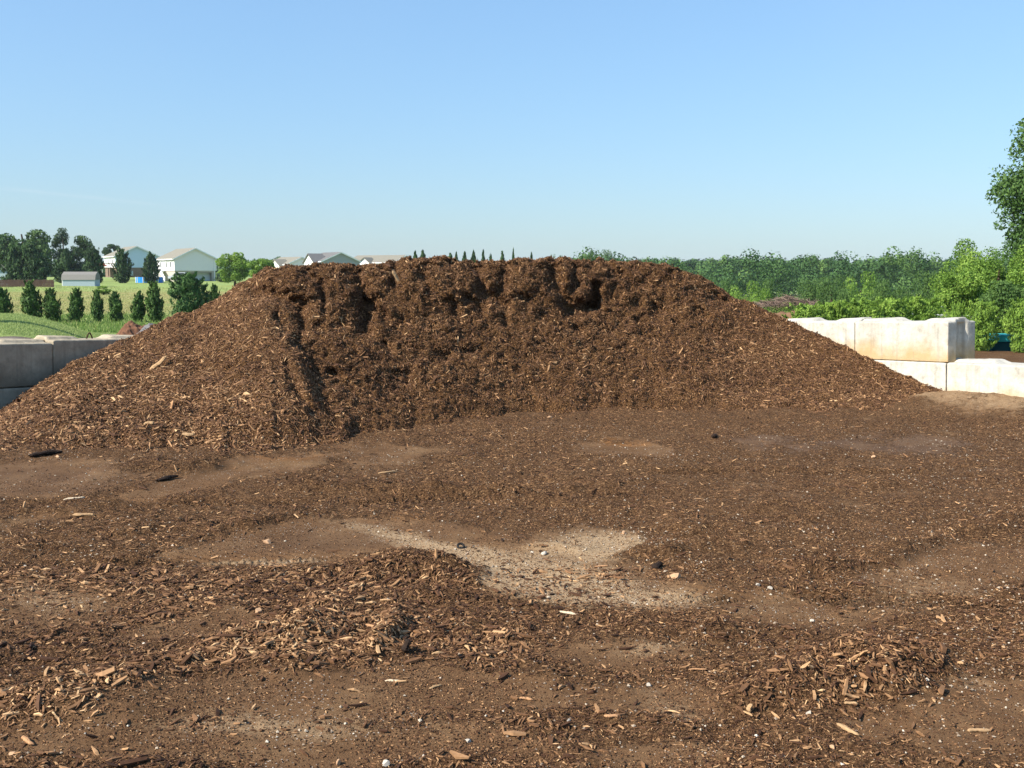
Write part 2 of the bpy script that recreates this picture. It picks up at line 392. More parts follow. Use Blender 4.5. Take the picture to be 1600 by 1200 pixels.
def build_ground():
    rr = [0.25]
    while rr[-1] < 3.2: rr.append(rr[-1]*1.12)
    while rr[-1] < 15: rr.append(rr[-1]*1.0033)
    while rr[-1] < 60: rr.append(rr[-1]*1.02)
    while rr[-1] < 3200: rr.append(rr[-1]*1.05)
    rr = np.array(rr)
    fine = np.linspace(-R(32), R(32), 820)
    left = np.linspace(-math.pi, -R(32), 60)[:-1]; right = np.linspace(R(32), math.pi, 60)[1:]
    az = np.concatenate([left, fine, right])
    A, Rr = np.meshgrid(az, rr)
    x = Rr*np.sin(A); y = Rr*np.cos(A)
    m, h = yard(x, np.where(y > 1, y, 1.0))
    z = terrain(x, y)+h*yard_w(x, y)
    r = np.hypot(x, y); px = 800+F*x/np.maximum(y, .5)
    s = (x+6.66)*(-.866)+(y-14.8)*.5
    sr = (x-6.49)*.888+(y-15.2)*.46                 # distance behind the right wall
    grass = np.maximum(sstep(.3, 1.5, s)*(px < 430), sstep(24, 30, r))*(y > 4)
    grass = np.maximum(grass, sstep(26, 40, r))
    gravel = sstep(.3, .8, s)*sstep(23.2, 21.5, r)*sstep(110, 60, px)*(y > 5)
    grass = grass*(1-gravel)
    dry = np.where(px < 430, 8*.1*sstep(66, 88, r)*sstep(150, 132, r)+.25*sstep(140, 160, r), .2)
    dry = np.where(r < 60, .05, dry)
    mg = dict(cover=np.where(yard_w(x, y) > 0, m['cover'], .5), sand=m['sand']*yard_w(x, y), wet=m['wet']*yard_w(x, y), orange=m['orange']*yard_w(x, y), grass=grass, dry=dry, gravel=gravel)
    V = np.stack([x, y, z], -1).reshape(-1, 3)
    q = grid_loops(len(rr), len(az))[:, ::-1]
    # close the small hole under the camera
    cen = len(V); V = np.vstack([V, [[0, 0, float(z[0].mean())]]])
    n = len(az); tri = np.stack([np.full(n-1, cen), np.arange(n-1), np.arange(1, n)], -1)[:, ::-1]
    loops = np.concatenate([q.ravel(), tri.ravel()]); sizes = np.concatenate([np.full(len(q), 4), np.full(len(tri), 3)])
    at = {k: np.append(v.ravel(), v.ravel()[0]) for k, v in mg.items()}
    me = np_mesh('ground', V, loops, sizes, True, at)
    o = link('ground', me, M['ground']); tag(o, kind='structure')
    return o
build_ground()

# ------------------------------------------------------------------ chips
def frames(nrm, yaw, tilt_a, tilt_b):
    """tangent frame (u along chip, v across, n up) for each normal with random yaw and tilt"""
    n = nrm/np.linalg.norm(nrm, axis=1, keepdims=True)
    ref = np.where(np.abs(n[:, 2:3]) < .95, np.array([[0, 0, 1.]]), np.array([[1., 0, 0]]))
    a = np.cross(n, ref); a /= np.linalg.norm(a, axis=1, keepdims=True)
    b = np.cross(n, a)
    u = a*np.cos(yaw)[:, None]+b*np.sin(yaw)[:, None]
    v = np.cross(n, u)
    ta = tilt_a[:, None]; u2 = u*np.cos(ta)+n*np.sin(ta); n2 = -u*np.sin(ta)+n*np.cos(ta)
    tb = tilt_b[:, None]; v2 = v*np.cos(tb)+n2*np.sin(tb); n3 = -v*np.sin(tb)+n2*np.cos(tb)
    return u2, v2, n3
def chips_mesh(name, P, nrm, L, W, T, tilt, tone, g, simple):
    N = len(P)
    u, v, n = frames(nrm, g.random(N)*2*np.pi, g.normal(0, 1, N)*tilt, g.normal(0, 1, N)*tilt*.8)
    L = L[:, None]*.5; W = W[:, None]*.5; T = T[:, None]
    c = P+n*T*.35
    e = lambda lo, hi: g.uniform(lo, hi, (N, 1))
    if simple:      # tapering three-sided splinter
        ring = [c-u*L-v*W*e(.2, 1), c-u*L*e(.7, 1)+v*W*e(.2, 1), c-u*L*e(.6, 1)+n*T*e(.4, 1),
                c+u*L*e(.7, 1)-v*W*e(.2, 1), c+u*L+v*W*e(.2, 1), c+u*L*e(.6, 1)+n*T*e(.4, 1)]
        V = np.stack(ring, 1).reshape(-1, 3)
        b = (np.arange(N)*6)[:, None]
        quads = np.array([0, 3, 5, 2, 1, 2, 5, 4, 0, 1, 4, 3]); tris = np.array([0, 2, 1, 3, 4, 5])
        loops = np.concatenate([b+quads[None], b+tris[None]], 1)
        sizes = np.tile([4, 4, 4, 3, 3], N); nf = 5
    else:           # bent, tapering flake: three sections of four corners
        bend = n*(L*g.uniform(-.18, .25, (N, 1)))
        sd = v*(W*g.uniform(-.5, .5, (N, 1)))
        secs = []
        for k, f in ((-1, e(.15, .9)), (g.uniform(-.3, .3, (N, 1)), e(.8, 1.15)), (1, e(.1, .8))):
            base = c+u*L*k+(bend if k is 1 or (isinstance(k, int) and k == -1) else 0)+(sd if isinstance(k, int) else 0)
            th = T*(.5 if isinstance(k, int) else 1)
            secs += [base-v*W*f, base+v*W*f, base+v*W*f*.8+n*th, base-v*W*f*.8+n*th]
        V = np.stack(secs, 1).reshape(-1, 3)
        b = (np.arange(N)*12)[:, None]
        fc = [(0, 3, 2, 1), (8, 9, 10, 11)]
        for s in (0, 4): fc += [(s, s+1, s+5, s+4), (s+1, s+2, s+6, s+5), (s+2, s+3, s+7, s+6), (s+3, s, s+4, s+7)]
        loops = (b+np.array(fc).ravel()[None]); sizes = np.full(N*10, 4); nf = 10
    return np_mesh(name, V, loops.ravel(), sizes, False, None, {'tone': np.repeat(tone, nf)})

def ground_normals(x, y, e=.03):
    hx = (ground_z(x+e, y)-ground_z(x-e, y))/(2*e); hy = (ground_z(x, y+e)-ground_z(x, y-e))/(2*e)
    return np.stack([-hx, -hy, np.ones_like(hx)], -1)

def yard_chips(r0, r1, dens, smin, simple, seed, name):
    g = np.random.default_rng(seed)
    um = .66
    area = um*2*(r1**2-r0**2)/2
    N = int(area*dens)
    y = np.sqrt(g.uniform(r0**2, r1**2, N)); u = g.uniform(-um, um, N); x = u*y
    m, h = yard(x, y)
    yel = np.clip(m['yel'], 0, 1.2)
    p = np.clip((m['cover']-.18)*1.25, .08+.16*(m['sand'] > .25), 1)
    keep = g.random(N) < p*np.clip(.62+yel, 0, 1)
    keep &= ~(((x-6.49)*.888+(y-15.2)*.46) > -.02)
    keep &= ~(((x+6.66)*(-.866)+(y-14.8)*.5) > -.02)
    x, y, yel, mo = x[keep], y[keep], yel[keep], m['mound'][keep]
    cov = m['cover'][keep]
    N = len(x)
    z = ground_z(x, y)
    nr = ground_normals(x, y)
    pyy = proj(x, y, 0*x)[0]
    big = 1+.35*np.clip(yel, 0, 1)-.22*sstep(700, 1100, pyy)*(1-np.clip(yel, 0, 1))
    L = np.clip(g.lognormal(math.log(.0165), .56, N)*big, smin, .10)
    W = L*g.uniform(.12, .36, N)
    T = np.minimum(W*g.uniform(.25, .7, N), .012)
    patch = 1.5*fbm(x*1.5, y*1.5, 4, 12)
    tone = np.clip(g.beta(1.3, 2.3, N)+.24*np.clip(yel, 0, 1)+.25*patch-.05*(mo > .04), 0, 1)
    tilt = (.16 if not simple else .30)+.22*np.clip(mo*12, 0, 1)
    P = np.stack([x, y, z+g.uniform(-.002, .012, N)*np.clip(mo*15+.4, 0, 2)], -1)
    return chips_mesh(name, P, nr, L, W, T, tilt, tone, g, simple)
o = link('mulch_chips', yard_chips(3.0, 6.6, 9500, .008, False, 21, 'mulch_chips_near'), M['chip'])
tag(o, 'loose brown and tan wood chips strewn over the nearest part of the dirt yard', 'mulch', 'loose wood chips on the yard', 'stuff')
o = link('mulch_chips', yard_chips(6.6, 17.5, 3900, .012, True, 22, 'mulch_chips_far'), M['chip'])
tag(o, 'loose brown wood chips strewn over the yard between the foreground and the foot of the pile', 'mulch', 'loose wood chips on the yard', 'stuff')

def crumbs():
    g = np.random.default_rng(29); N = 260000
    y = np.exp(g.uniform(math.log(3.1), math.log(9.5), N)); x = g.uniform(-.64, .64, N)*y
    m, h = yard(x, y)
    k = g.random(N) < .30+.7*sstep(-.1, .12, fbm(x*2.2, y*2.2, 4, 11)); x, y = x[k], y[k]; N = len(x)
    L = g.uniform(.004, .012, N); W = L*g.uniform(.3, .8, N)
    P = np.stack([x, y, ground_z(x, y)], -1)
    return chips_mesh('mulch_crumbs', P, ground_normals(x, y), L, W, W*.7, .35, np.clip(g.beta(1.2, 2.4, N), 0, 1), g, True)
o = link('mulch_crumbs', crumbs(), M['chip'])
tag(o, 'fine crumbs of bark pressed into the bare soil of the near yard', 'mulch', 'loose wood chips on the yard', 'stuff')

# pebbles
def pebbles():
    g = np.random.default_rng(5)
    N = 60000
    y = np.sqrt(g.uniform(3.0**2, 13**2, N)); x = g.uniform(-.64, .64, N)*y
    px, py = proj(x, y, 0*x)
    m, h = yard(x, y)
    right = sstep(700, 1150, px)*sstep(780, 930, py)
    clus = sstep(.02, .22, fbm(x*1.7, y*1.7, 4, 13))
    p = .10+.8*right*(.25+clus)+.6*m['sand']+.25*clus
    keep = g.random(N) < p*(1-.6*np.clip(m['mound']*12, 0, 1))
    x, y = x[keep], y[keep]; N = len(x)
    z = ground_z(x, y)
    s = np.clip(g.lognormal(math.log(.0042), .5, N), .002, .0105)
    octv = np.array([[1, 0, 0], [-1, 0, 0], [0, 1, 0], [0, -1, 0], [0, 0, 1], [0, 0, -1]], float)
    V = octv[None]*s[:, None, None]*g.uniform(.6, 1.25, (N, 6, 1))+g.normal(0, .18, (N, 6, 3))*s[:, None, None]
    a = g.random(N)*6.28; ca, sa = np.cos(a)[:, None], np.sin(a)[:, None]
    V = np.stack([V[..., 0]*ca-V[..., 1]*sa, V[..., 0]*sa+V[..., 1]*ca, V[..., 2]*.75], -1)
    V += np.stack([x, y, z+s*.35], -1)[:, None]
    f = np.array([(0, 2, 4), (2, 1, 4), (1, 3, 4), (3, 0, 4), (2, 0, 5), (1, 2, 5), (3, 1, 5), (0, 3, 5)])
    loops = (np.arange(N)*6)[:, None]+f.ravel()[None]
    me = np_mesh('pebbles', V.reshape(-1, 3), loops.ravel(), np.full(N*8, 3), False, None, {'tone': np.repeat(g.beta(2.2, 2, N), 8)})
    o = link('pebbles', me, M['pebble']); tag(o, 'small pale pebbles and grit scattered over the dirt yard', 'pebbles', kind='stuff')
pebbles()

# ------------------------------------------------------------------ the mulch pile
KX = [-500, -300, -120, 0, 50, 100, 160, 210, 260, 300, 345, 380, 420, 470, 540, 600, 640, 680, 720, 760, 810, 860, 900, 950, 1000, 1045, 1090, 1150, 1200, 1250, 1300, 1350, 1400, 1450, 1500, 1560, 1640]
KY = [800, 745, 690, 637, 603, 571, 541, 521, 497, 487, 462, 437, 418, 412, 412, 409, 404, 401, 406, 411, 403, 403, 404, 405, 408, 414, 433, 462, 484, 507, 528, 553, 578, 598, 614, 645, 680]
DX = [-500, -300, 0, 80, 200, 300, 430, 690, 860, 950, 1045, 1150, 1250, 1350, 1430, 1500, 1640]
DY = [12.2, 12.8, 13.5, 14.2, 15.7, 16.2, 16.6, 17.2, 17.9, 18.4, 18.6, 18.3, 17.6, 16.5, 15.7, 15.1, 14.0]
FX = [-500, -300, 0, 150, 300, 450, 530, 600, 700, 780, 850, 950, 1100, 1250, 1400, 1500, 1640]
FY = [780, 745, 712, 708, 706, 704, 692, 674, 662, 652, 646, 640, 641, 643, 643, 643, 655]
CLEFT = [([(398, 457), (430, 462), (470, 478)], 11, .42), ([(503, 448), (501, 470), (507, 487)], 8, .3), ([(560, 432), (572, 472), (566, 512)], 11, .5), ([(572, 470), (592, 486)], 8, .35),
         ([(464, 492), (470, 517), (461, 547)], 9, .28), ([(452, 578), (459, 607), (486, 646)], 7, .22), ([(512, 582), (534, 590)], 9, .22), ([(530, 606), (545, 610)], 9, .2), ([(622, 592), (640, 596)], 9, .25),
         ([(747, 420), (757, 455), (788, 472)], 11, .45), ([(788, 416), (784, 448)], 8, .3), ([(862, 415), (874, 452), (898, 478), (924, 480)], 11, .42), ([(924, 480), (932, 455)], 9, .45), ([(902, 420), (894, 446)], 8, .3),
         ([(952, 428), (962, 434)], 8, .2), ([(1018, 478), (1030, 483)], 8, .2), ([(1086, 488), (1096, 498)], 8, .25), ([(1108, 462), (1128, 474)], 10, .25), ([(815, 464), (828, 470)], 8, .22),
         ([(729, 456), (756, 482)], 8, .25), ([(724, 550), (745, 545)], 8, .14), ([(790, 498), (798, 506)], 8, .2), ([(902, 514), (910, 522)], 7, .2), ([(432, 498), (440, 522)], 7, .2), 
         ([(610, 420), (618, 450)], 9, .25), ([(540, 425), (545, 440)], 8, .2), ([(660, 430), (672, 450)], 10, .22), ([(688, 545), (700, 555)], 8, .18), ([(598, 537), (606, 543)], 7, .2), ([(480, 425), (500, 436)], 8, .2), ([(672, 410), (700, 414)], 8, .2), ([(700, 470), (712, 482)], 8, .2)]
def seg_d(px, py, a, b):
    ax, ay = a; bx, by = b
    dx, dy = bx-ax, by-ay
    t = np.clip(((px-ax)*dx+(py-ay)*dy)/(dx*dx+dy*dy), 0, 1)
    return np.hypot(px-ax-t*dx, py-ay-t*dy)
def pile_mesh():
    nc = 1250
    cols = np.linspace(-480, 1640, nc)
    ts = np.concatenate([np.linspace(-.12, 1.0, 430), np.linspace(1.0, 2.3, 90)[1:]])
    nt = len(ts)
    PX, TT = np.meshgrid(cols, ts)
    u = (PX-800)/F*cp
    def ystep(py): return np.tan(np.arctan((600-py)/F)-PITCH)
    ky = np.interp(PX, KX, KY)+9*fbm(PX/38, PX*0+2, 4, 3)*sstep(-100, 60, PX)
    Yc = np.interp(PX, DX, DY)
    Zc = H+Yc*ystep(ky)
    Yf = -H/ystep(np.interp(PX, FX, FY))
    Yf = np.minimum(Yf, Yc-1.0)
    Zc = np.maximum(Zc, .0)
    # columns of the fine lower rim meander
    toe = .9*fbm(u*12, u*0+3, 4, 2)+.75*fbm(u*46, u*0+5, 4, 6)
    Yf = Yf-.3*sstep(700, 1000, PX)
    t = TT
    edge = 385+120*(1-np.clip(t, 0, 1))
    c = sstep(-8, 34, PX-edge)*sstep(.0, .22, t)*(1-sstep(1040, 1230, PX+60*(1-t)))
    tc = np.clip(t, 0, 1)
    p0 = tc*(1.11-.11*tc)                                     # smooth tipped slope
    p0r = .12*tc+.88*tc**2.0
    rr = sstep(900, 1250, PX)
    p0 = p0*(1-rr)+p0r*rr
    ledge = .66+.05*fbm(u*7, u*0+9, 2, 5)*2
    low = (tc/ledge); hi = (tc-ledge)/(1-ledge)
    p1 = np.where(tc < ledge, .60*(.32*low+.68*low**1.3), .60+.40*(1-(1-np.clip(hi, 0, 1))**2.3))
    p0 = p0*(.35+.65*sstep(-.02, .16, tc))
    p = p0*(1-c)+p1*c
    Y = Yf+(Yc-Yf)*t+toe*np.clip(1-t, 0, 1.2)**4
    z = Zc*p
    back = np.clip(t-1, 0, None)*(Yc-Yf)
    z = z-.55*(np.sqrt(back**2+.16)-.4)
    z = np.where(t < 0, -.10*(-t)/.12, z)
    x = u*Y
    env = sstep(-.06, .05, t)
    lump = .10*fbm(x*1.15, Y*1.15+z, 3, 4)+.13*(.4+.85*c)*fbm(x*3.2, (Y+z)*3.2, 4, 1)+.075*(.5+.9*c)*fbm(x*9, (Y+z*1.5)*9, 3, 7)
    rid = np.abs(fbm(x*2.1, (Y+1.5*z)*2.1, 3, 10))
    lump = lump-.06*c*sstep(.07, 0, rid)*sstep(.25, .5, tc)
    z = z+lump*env*np.clip(Zc/.6, 0, 1)-.02
    push = .20*c*fbm(x*4.3, z*5.2, 4, 11)*sstep(.3, .7, tc)+.10*fbm(x*8.5, z*8.5, 3, 12)*env*(.25+.75*c)
    px, py = proj(x, Y, z)
    wx = px+26*fbm(x*3.5, z*3.5, 4, 3); wy = py+26*fbm(x*3.5+9, z*3.5, 4, 8)
    for pl, w, d in CLEFT:
        dd = np.full(px.shape, 1e9)
        for a, b in zip(pl[:-1], pl[1:]): dd = np.minimum(dd, seg_d(wx, wy, a, b))
        push = np.maximum(push, 0)*1.0+np.minimum(push, 0)+d*.75*np.exp(-(dd/(w*1.0))**2.5)*(t < 1.02)
    k = 1+push/np.hypot(x, Y)
    x = x*k; Yn = Y*k; z = H+(z-H)*k
    V = np.stack([x, Yn, z], -1)
    gz = terrain(x, Yn)
    vis = z > gz-.16
    m = vis[:-1, :-1] | vis[1:, 1:] | vis[:-1, 1:] | vis[1:, :-1]
    # keep the pile inside the bin walls: right of the right-hand wall's back or behind the left one is trimmed
    sr = (x-6.49)*.888+(Yn-15.2)*.46; sl = (x+6.66)*(-.866)+(Yn-14.8)*.5
    out = ((sr > .35) | (sl > .35))
    m &= ~(out[:-1, :-1] & out[1:, 1:])
    return V, m, c, TT, nt, nc
PV, Pm, Pc, Pt, nt, nc = pile_mesh()
q = grid_loops(nt, nc, Pm)
me = np_mesh('mulch_pile', PV.reshape(-1, 3), q[:, :].ravel(), np.full(len(q), 4), True)
pile = link('mulch_pile', me, M['pile'])
tag(pile, 'huge heap of shredded brown bark mulch with a dug-out crumbling face, filling the concrete bin', 'mulch pile')

def pile_chips(N, seed):
    g = np.random.default_rng(seed)
    Vf = PV.reshape(-1, 3)
    A, B, C, D = Vf[q[:, 0]], Vf[q[:, 1]], Vf[q[:, 2]], Vf[q[:, 3]]
    nr = np.cross(C-A, D-B); ar = np.linalg.norm(nr, axis=1)*.5
    nr = nr/np.maximum(ar[:, None]*2, 1e-9)
    nr *= np.sign(nr[:, 2:3]+1e-6)*1.0
    cen = (A+B+C+D)/4
    tt = ((Pt[:-1, :-1]+Pt[1:, 1:])/2).ravel()[Pm.ravel()]
    cc = ((Pc[:-1, :-1]+Pc[1:, 1:])/2).ravel()[Pm.ravel()]
    px, py = proj(cen[:, 0], cen[:, 1], cen[:, 2])
    w = ar*(tt < 1.35)*(tt > -.1)*(px > -120)*(px < 1620)
    face = rng.choice(len(q), N, p=w/w.sum())
    a = g.random((N, 1)); b = g.random((N, 1))
    P = (A[face]*(1-a)+B[face]*a)*(1-b)+(D[face]*(1-a)+C[face]*a)*b
    n = nr[face]
    # face outward (towards the viewer side for the cliff)
    view = -P+np.array([[0, 0, 6.0]])
    flip = np.sum(n*view, 1) < 0
    n[flip] *= -1
    c = cc[face]; PX = px[face]; PYY = py[face]
    left = sstep(520, 350, PX)*(1-c)
    low = sstep(520, 680, PYY)
    L = np.clip(g.lognormal(math.log(.0225), .58, N)*(1+.30*left*low), .010, .16)
    W = L*g.uniform(.14, .42, N); T = np.minimum(W*g.uniform(.3, .8, N), .014)
    patch = 1.2*fbm(P[:, 0]*1.6, (P[:, 1]+P[:, 2])*1.6, 4, 14)
    tone = np.clip(g.beta(1.3, 2.9, N)+.06*left+.25*patch-.04*c+.08, 0, 1)
    foot = sstep(.30, .0, tt[face])*sstep(480, 700, PX)
    L = L*(1-.35*foot); W = W*(1-.25*foot); tone = tone*(1-.15*foot)
    tilt = .38+.15*c-.12*foot
    return chips_mesh('chips', P+n*.004, n, L, W, T, tilt, tone, g, True)
o = link('chips', pile_chips(470000, 31), M['chip'], pile); tag(o, kind='stuff')

# ------------------------------------------------------------------ things lying about
Vp = PV.reshape(-1, 3); Ppx, Ppy = proj(Vp[:, 0], Vp[:, 1], Vp[:, 2])
def on_ground(px, py):
    z = 0.0
    for _ in range(6):
        p = at_z(px, py, z); z = float(ground_z(np.array([p.x]), np.array([p.y]))[0])
    return Vector((p.x, p.y, z))
def on_pile(px, py):
    d = (Ppx-px)**2+(Ppy-py)**2
    c = np.argsort(d)[:6]
    i = c[np.argmin(Vp[c, 1])]
    return Vector(Vp[i])
_rid = [100]
def rock_mesh(w, d, h, seed):
    bm = bmesh.new(); bmesh.ops.create_icosphere(bm, subdivisions=3, radius=.5)
    g = np.random.default_rng(seed)
    planes = [(Vector(g.normal(0, 1, 3)).normalized(), g.uniform(.24, .40)) for _ in range(11)]
    for v in bm.verts:
        for n, o_ in planes:
            k = v.co.dot(n)
            if k > o_: v.co -= n*(k-o_)*1.0
        v.co += v.co.normalized()*float(g.normal(0, .006))
        v.co = Vector((v.co.x*w*1.25, v.co.y*d*1.25, v.co.z*h*1.25))
    me = bpy.data.meshes.new('rock'); bm.to_mesh(me); bm.free(); return me
def wood_mesh(L, W, T, seed, bend=.06, taper=.5):
    g = np.random.default_rng(seed); n = 14; ns = 8
    V = []; Fc = []
    ph = g.random(4)*6
    for i in range(n+1):
        s = i/n*2-1
        end = max(.12, (1-abs(s)**(4+2*taper))**.5) if abs(s) < 1 else .10
        w = W*.5*end*(1+.14*math.sin(3*s+ph[0])+.08*g.normal()); t = T*.5*end*(1+.15*math.sin(5*s+ph[1]))
        cy = bend*L*(1-s*s)*math.sin(ph[2]+.6)+.02*L*math.sin(4*s+ph[3]); cz = bend*L*(1-s*s)*.5
        for j in range(ns):
            a = 2*math.pi*(j+.5)/ns
            ca, sa = math.cos(a), math.sin(a)
            k = 1/max(abs(ca), abs(sa))*.85
            V.append((s*L/2+.02*L*g.normal()*(abs(s) > .9), cy+w*ca*k*(1+.05*g.normal()), cz+t*sa*k*(1+.08*g.normal())))
    for i in range(n):
        for j in range(ns):
            Fc.append((i*ns+j, i*ns+(j+1) % ns, (i+1)*ns+(j+1) % ns, (i+1)*ns+j))
    Fc += [tuple(range(ns-1, -1, -1)), tuple(n*ns+j for j in range(ns))]
    me = bpy.data.meshes.new('wood'); me.from_pydata(V, [], Fc); me.update(); return me
def place(name, me, mat, p, rot, label, cat, group=None):
    o = link(name, me, mat); o.location = p; o.rotation_euler = rot
    return tag(o, label, cat, group)
ROCKS = [  # px, py, width px, height px, mat, label
    (418, 845, 17, 12, 'stone', 'peach coloured stone alone on the smooth bare dirt strip left of centre'),
    (404, 953, 16, 13, 'stone', 'reddish peach stone lying on dark dirt below the bare strip at left'),
    (91, 712, 11, 8, 'stone', 'small yellowish stone touching the dark log near the left foot of the pile'),
    (851, 863, 13, 9, 'white_stone', 'white lump of stone on the pale sandy patch near the centre'),
    (1056, 898, 24, 18, 'stone', 'large pinkish angular stone right of the pale sandy patch'),
    (858, 651, 12, 8, 'stone', 'small pale stone at the foot of the pile near its middle'),
    (529, 1190, 13, 15, 'stone', 'yellow orange stone at the very bottom edge left of centre'),
    (602, 1191, 18, 13, 'white_stone', 'pale angular stone with a hollow at the bottom edge'),
    (889, 1124, 10, 9, 'white_stone', 'clean white square pebble in the lower right centre of the yard'),
    (732, 1156, 14, 10, 'white_stone', 'cream stone on brown dirt at bottom centre'),
    (1014, 1069, 10, 9, 'white_stone', 'round white pebble beside a dark clod in the lower right centre'),
    (1301, 1164, 14, 9, 'stone', 'flat pinkish stone near the bottom edge right of centre'),
    (1265, 1094, 13, 12, 'white_stone', 'white stone half buried in the chip mound at lower right'),
    (1184, 912, 10, 9, 'white_stone', 'leftmost of the little white stones in a row on the right of the yard'),
    (1203, 914, 9, 8, 'white_stone', 'rightmost of the little white stones in a row on the right of the yard'),
    (1270, 968, 11, 9, 'white_stone', 'white stone on brown chips in the right half of the yard'),
    (974, 831, 9, 8, 'stone', 'brown pink stone at the upper rim of the sandy patch'),
    (1365, 712, 9, 5, 'stone', 'small pink stone on the damp grey strip at right'),
    (20, 1175, 14, 10, 'stone', 'rusty brown stone in the bottom left corner'),
    (225, 1005, 8, 7, 'white_stone', 'bluish white pebble on dark dirt in the left foreground'),
]
for i, (px, py, w, h, mt, lb) in enumerate(ROCKS):
    p = on_ground(px, py+h*.3); d = p.y
    w, h = w*.8, h*.8; W_ = w*d/F
    place('stone', rock_mesh(W_, W_*.8, h*d/F, 40+i), M[mt], p+Vector((0, 0, h*d/F*.15)), (0, .15, i*1.3), lb, 'stone', 'single stones lying on the yard')
WOODS = [  # px, py, length px, thick px, angle deg (image), mat, label, where
    (130, 796, 36, 7, 0, 'wood_tan', 'flat tan board scrap lying level on the left of the yard', 'g'),
    (116, 778, 28, 6, 8, 'wood_pale', 'grey tan stick just above the flat tan board scrap', 'g'),
    (72, 710, 36, 11, 12, 'wood_dark', 'black charred log with a pale stone at its right end', 'g'),
    (262, 748, 26, 9, 20, 'wood_dark', 'dark wedge of bark on the dirt below the left slope of the pile', 'g'),
    (248, 573, 36, 9, 40, 'wood_tan', 'long tan branch piece slanting on the left slope of the pile', 'p'),
    (297, 681, 20, 6, -3, 'wood_tan', 'pale tan chunk of wood at the foot of the left slope', 'p'),
    (271, 636, 16, 6, 75, 'wood_orange', 'upright orange splinter in the lower left slope of the pile', 'p'),
    (235, 664, 16, 6, 5, 'wood_tan', 'short pale chip in the lower left slope of the pile', 'p'),
    (606, 739, 32, 4, 6, 'wood_tan', 'thin curved stick lying alone in front of the dug face', 'g'),
    (887, 958, 27, 6, -10, 'wood_pale', 'bright whitish splinter just below the sandy patch', 'g'),
    (1530, 1142, 40, 8, -2, 'wood_tan', 'straight tan stick near the bottom right corner', 'g'),
    (1324, 1140, 30, 9, -42, 'wood_tan', 'broad tan splinter slanting at the lower rim of the right chip mound', 'g'),
    (1330, 1097, 22, 7, -4, 'wood_tan', 'pale tan chip on top of the right chip mound', 'g'),
    (45, 1157, 34, 8, -25, 'wood_orange', 'curved peach bark strip in the lower left corner', 'g'),
    (590, 979, 40, 5, -6, 'wood_orange', 'long thin orange splinter above the yellow clump of chips', 'g'),
    (613, 1064, 24, 5, 0, 'wood_pale', 'pale splinter on brown dirt below the yellow clump of chips', 'g'),
    (680, 1073, 20, 5, 20, 'wood_tan', 'grey brown stick end on dark dirt in the bottom centre', 'g'),
    (1028, 868, 18, 12, 30, 'wood_dark', 'black lump of bark on the dark clump right of the sandy patch', 'g'),
    (1116, 682, 11, 8, 20, 'wood_dark', 'small black lump of bark alone near the right foot of the pile', 'g'),
    (635, 1014, 22, 16, 60, 'wood_dark', 'dark clod of bark at the right end of the yellow clump of chips', 'g'),
    (620, 436, 24, 6, -60, 'wood_tan', 'tan stick near the top of the dug face', 'p'),
    (940, 885, 24, 4, 4, 'wood_orange', 'orange splinter on the sandy patch near its right end', 'g'),
    (822, 1092, 22, 6, -8, 'wood_orange', 'orange brown splinter on the dirt at lower centre right', 'g'),
    (1090, 1046, 30, 4, 0, 'wood_orange', 'thin orange stick at the left of the right chip mound', 'g'),
    (955, 1119, 24, 7, 0, 'wood_orange', 'reddish bark strip on bare dirt at lower centre right', 'g'),
    (1172, 1107, 14, 10, -65, 'wood_tan', 'bent pale chip standing at the left rim of the right chip mound', 'g'),
]
for i, (px, py, L, T, ang, mt, lb, wh) in enumerate(WOODS):
    p = on_ground(px, py+T*.2) if wh == 'g' else on_pile(px, py)
    d = p.y
    s = d/F
    wall = wh == 'p'
    tilt = R(ang)
    Lw = L*s; Tw = T*s
    if wall:
        p = p+Vector((0, -.05, .02)); rot = (R(40), -tilt, 0)
    else:
        # an angle in the picture becomes a yaw on the foreshortened ground
        fs = (H/d)
        yaw = math.atan2(math.sin(tilt), math.cos(tilt)*max(fs, .15)) if abs(ang) > 2 else 0
        stretch = math.hypot(math.cos(tilt), math.sin(tilt)/max(fs, .15))
        rot = (0, 0, yaw); Lw = min(Lw*stretch, Lw*1.7)
    if abs(ang) > 55 and not wall: rot = (0, -R(60), .4); Lw = L*s; p = p+Vector((0, 0, Lw*.3))
    place('wood_piece', wood_mesh(Lw, Tw*1.1, Tw*.7, 70+i, bend=.10 if 'curved' in lb or 'bent' in lb else .03), M[mt], p+Vector((0, 0, Tw*.3)), rot, lb, 'wood', 'single pieces of wood lying about')
# black ring
mb = MB(); p = on_ground(720, 856); rr_ = 5*p.y/F
pts = [(rr_*math.cos(a*math.pi/8), 0, rr_*math.sin(a*math.pi/8)) for a in range(17)]
o = mb.tube(pts, rr_*.38, 8).build('rubber_ring', M['black']); o.location = p+Vector((0, 0, rr_*.55)); o.rotation_euler = (R(-52), 0, .3)
tag(o, 'small black rubber ring standing in chips beside the sandy patch', 'ring')

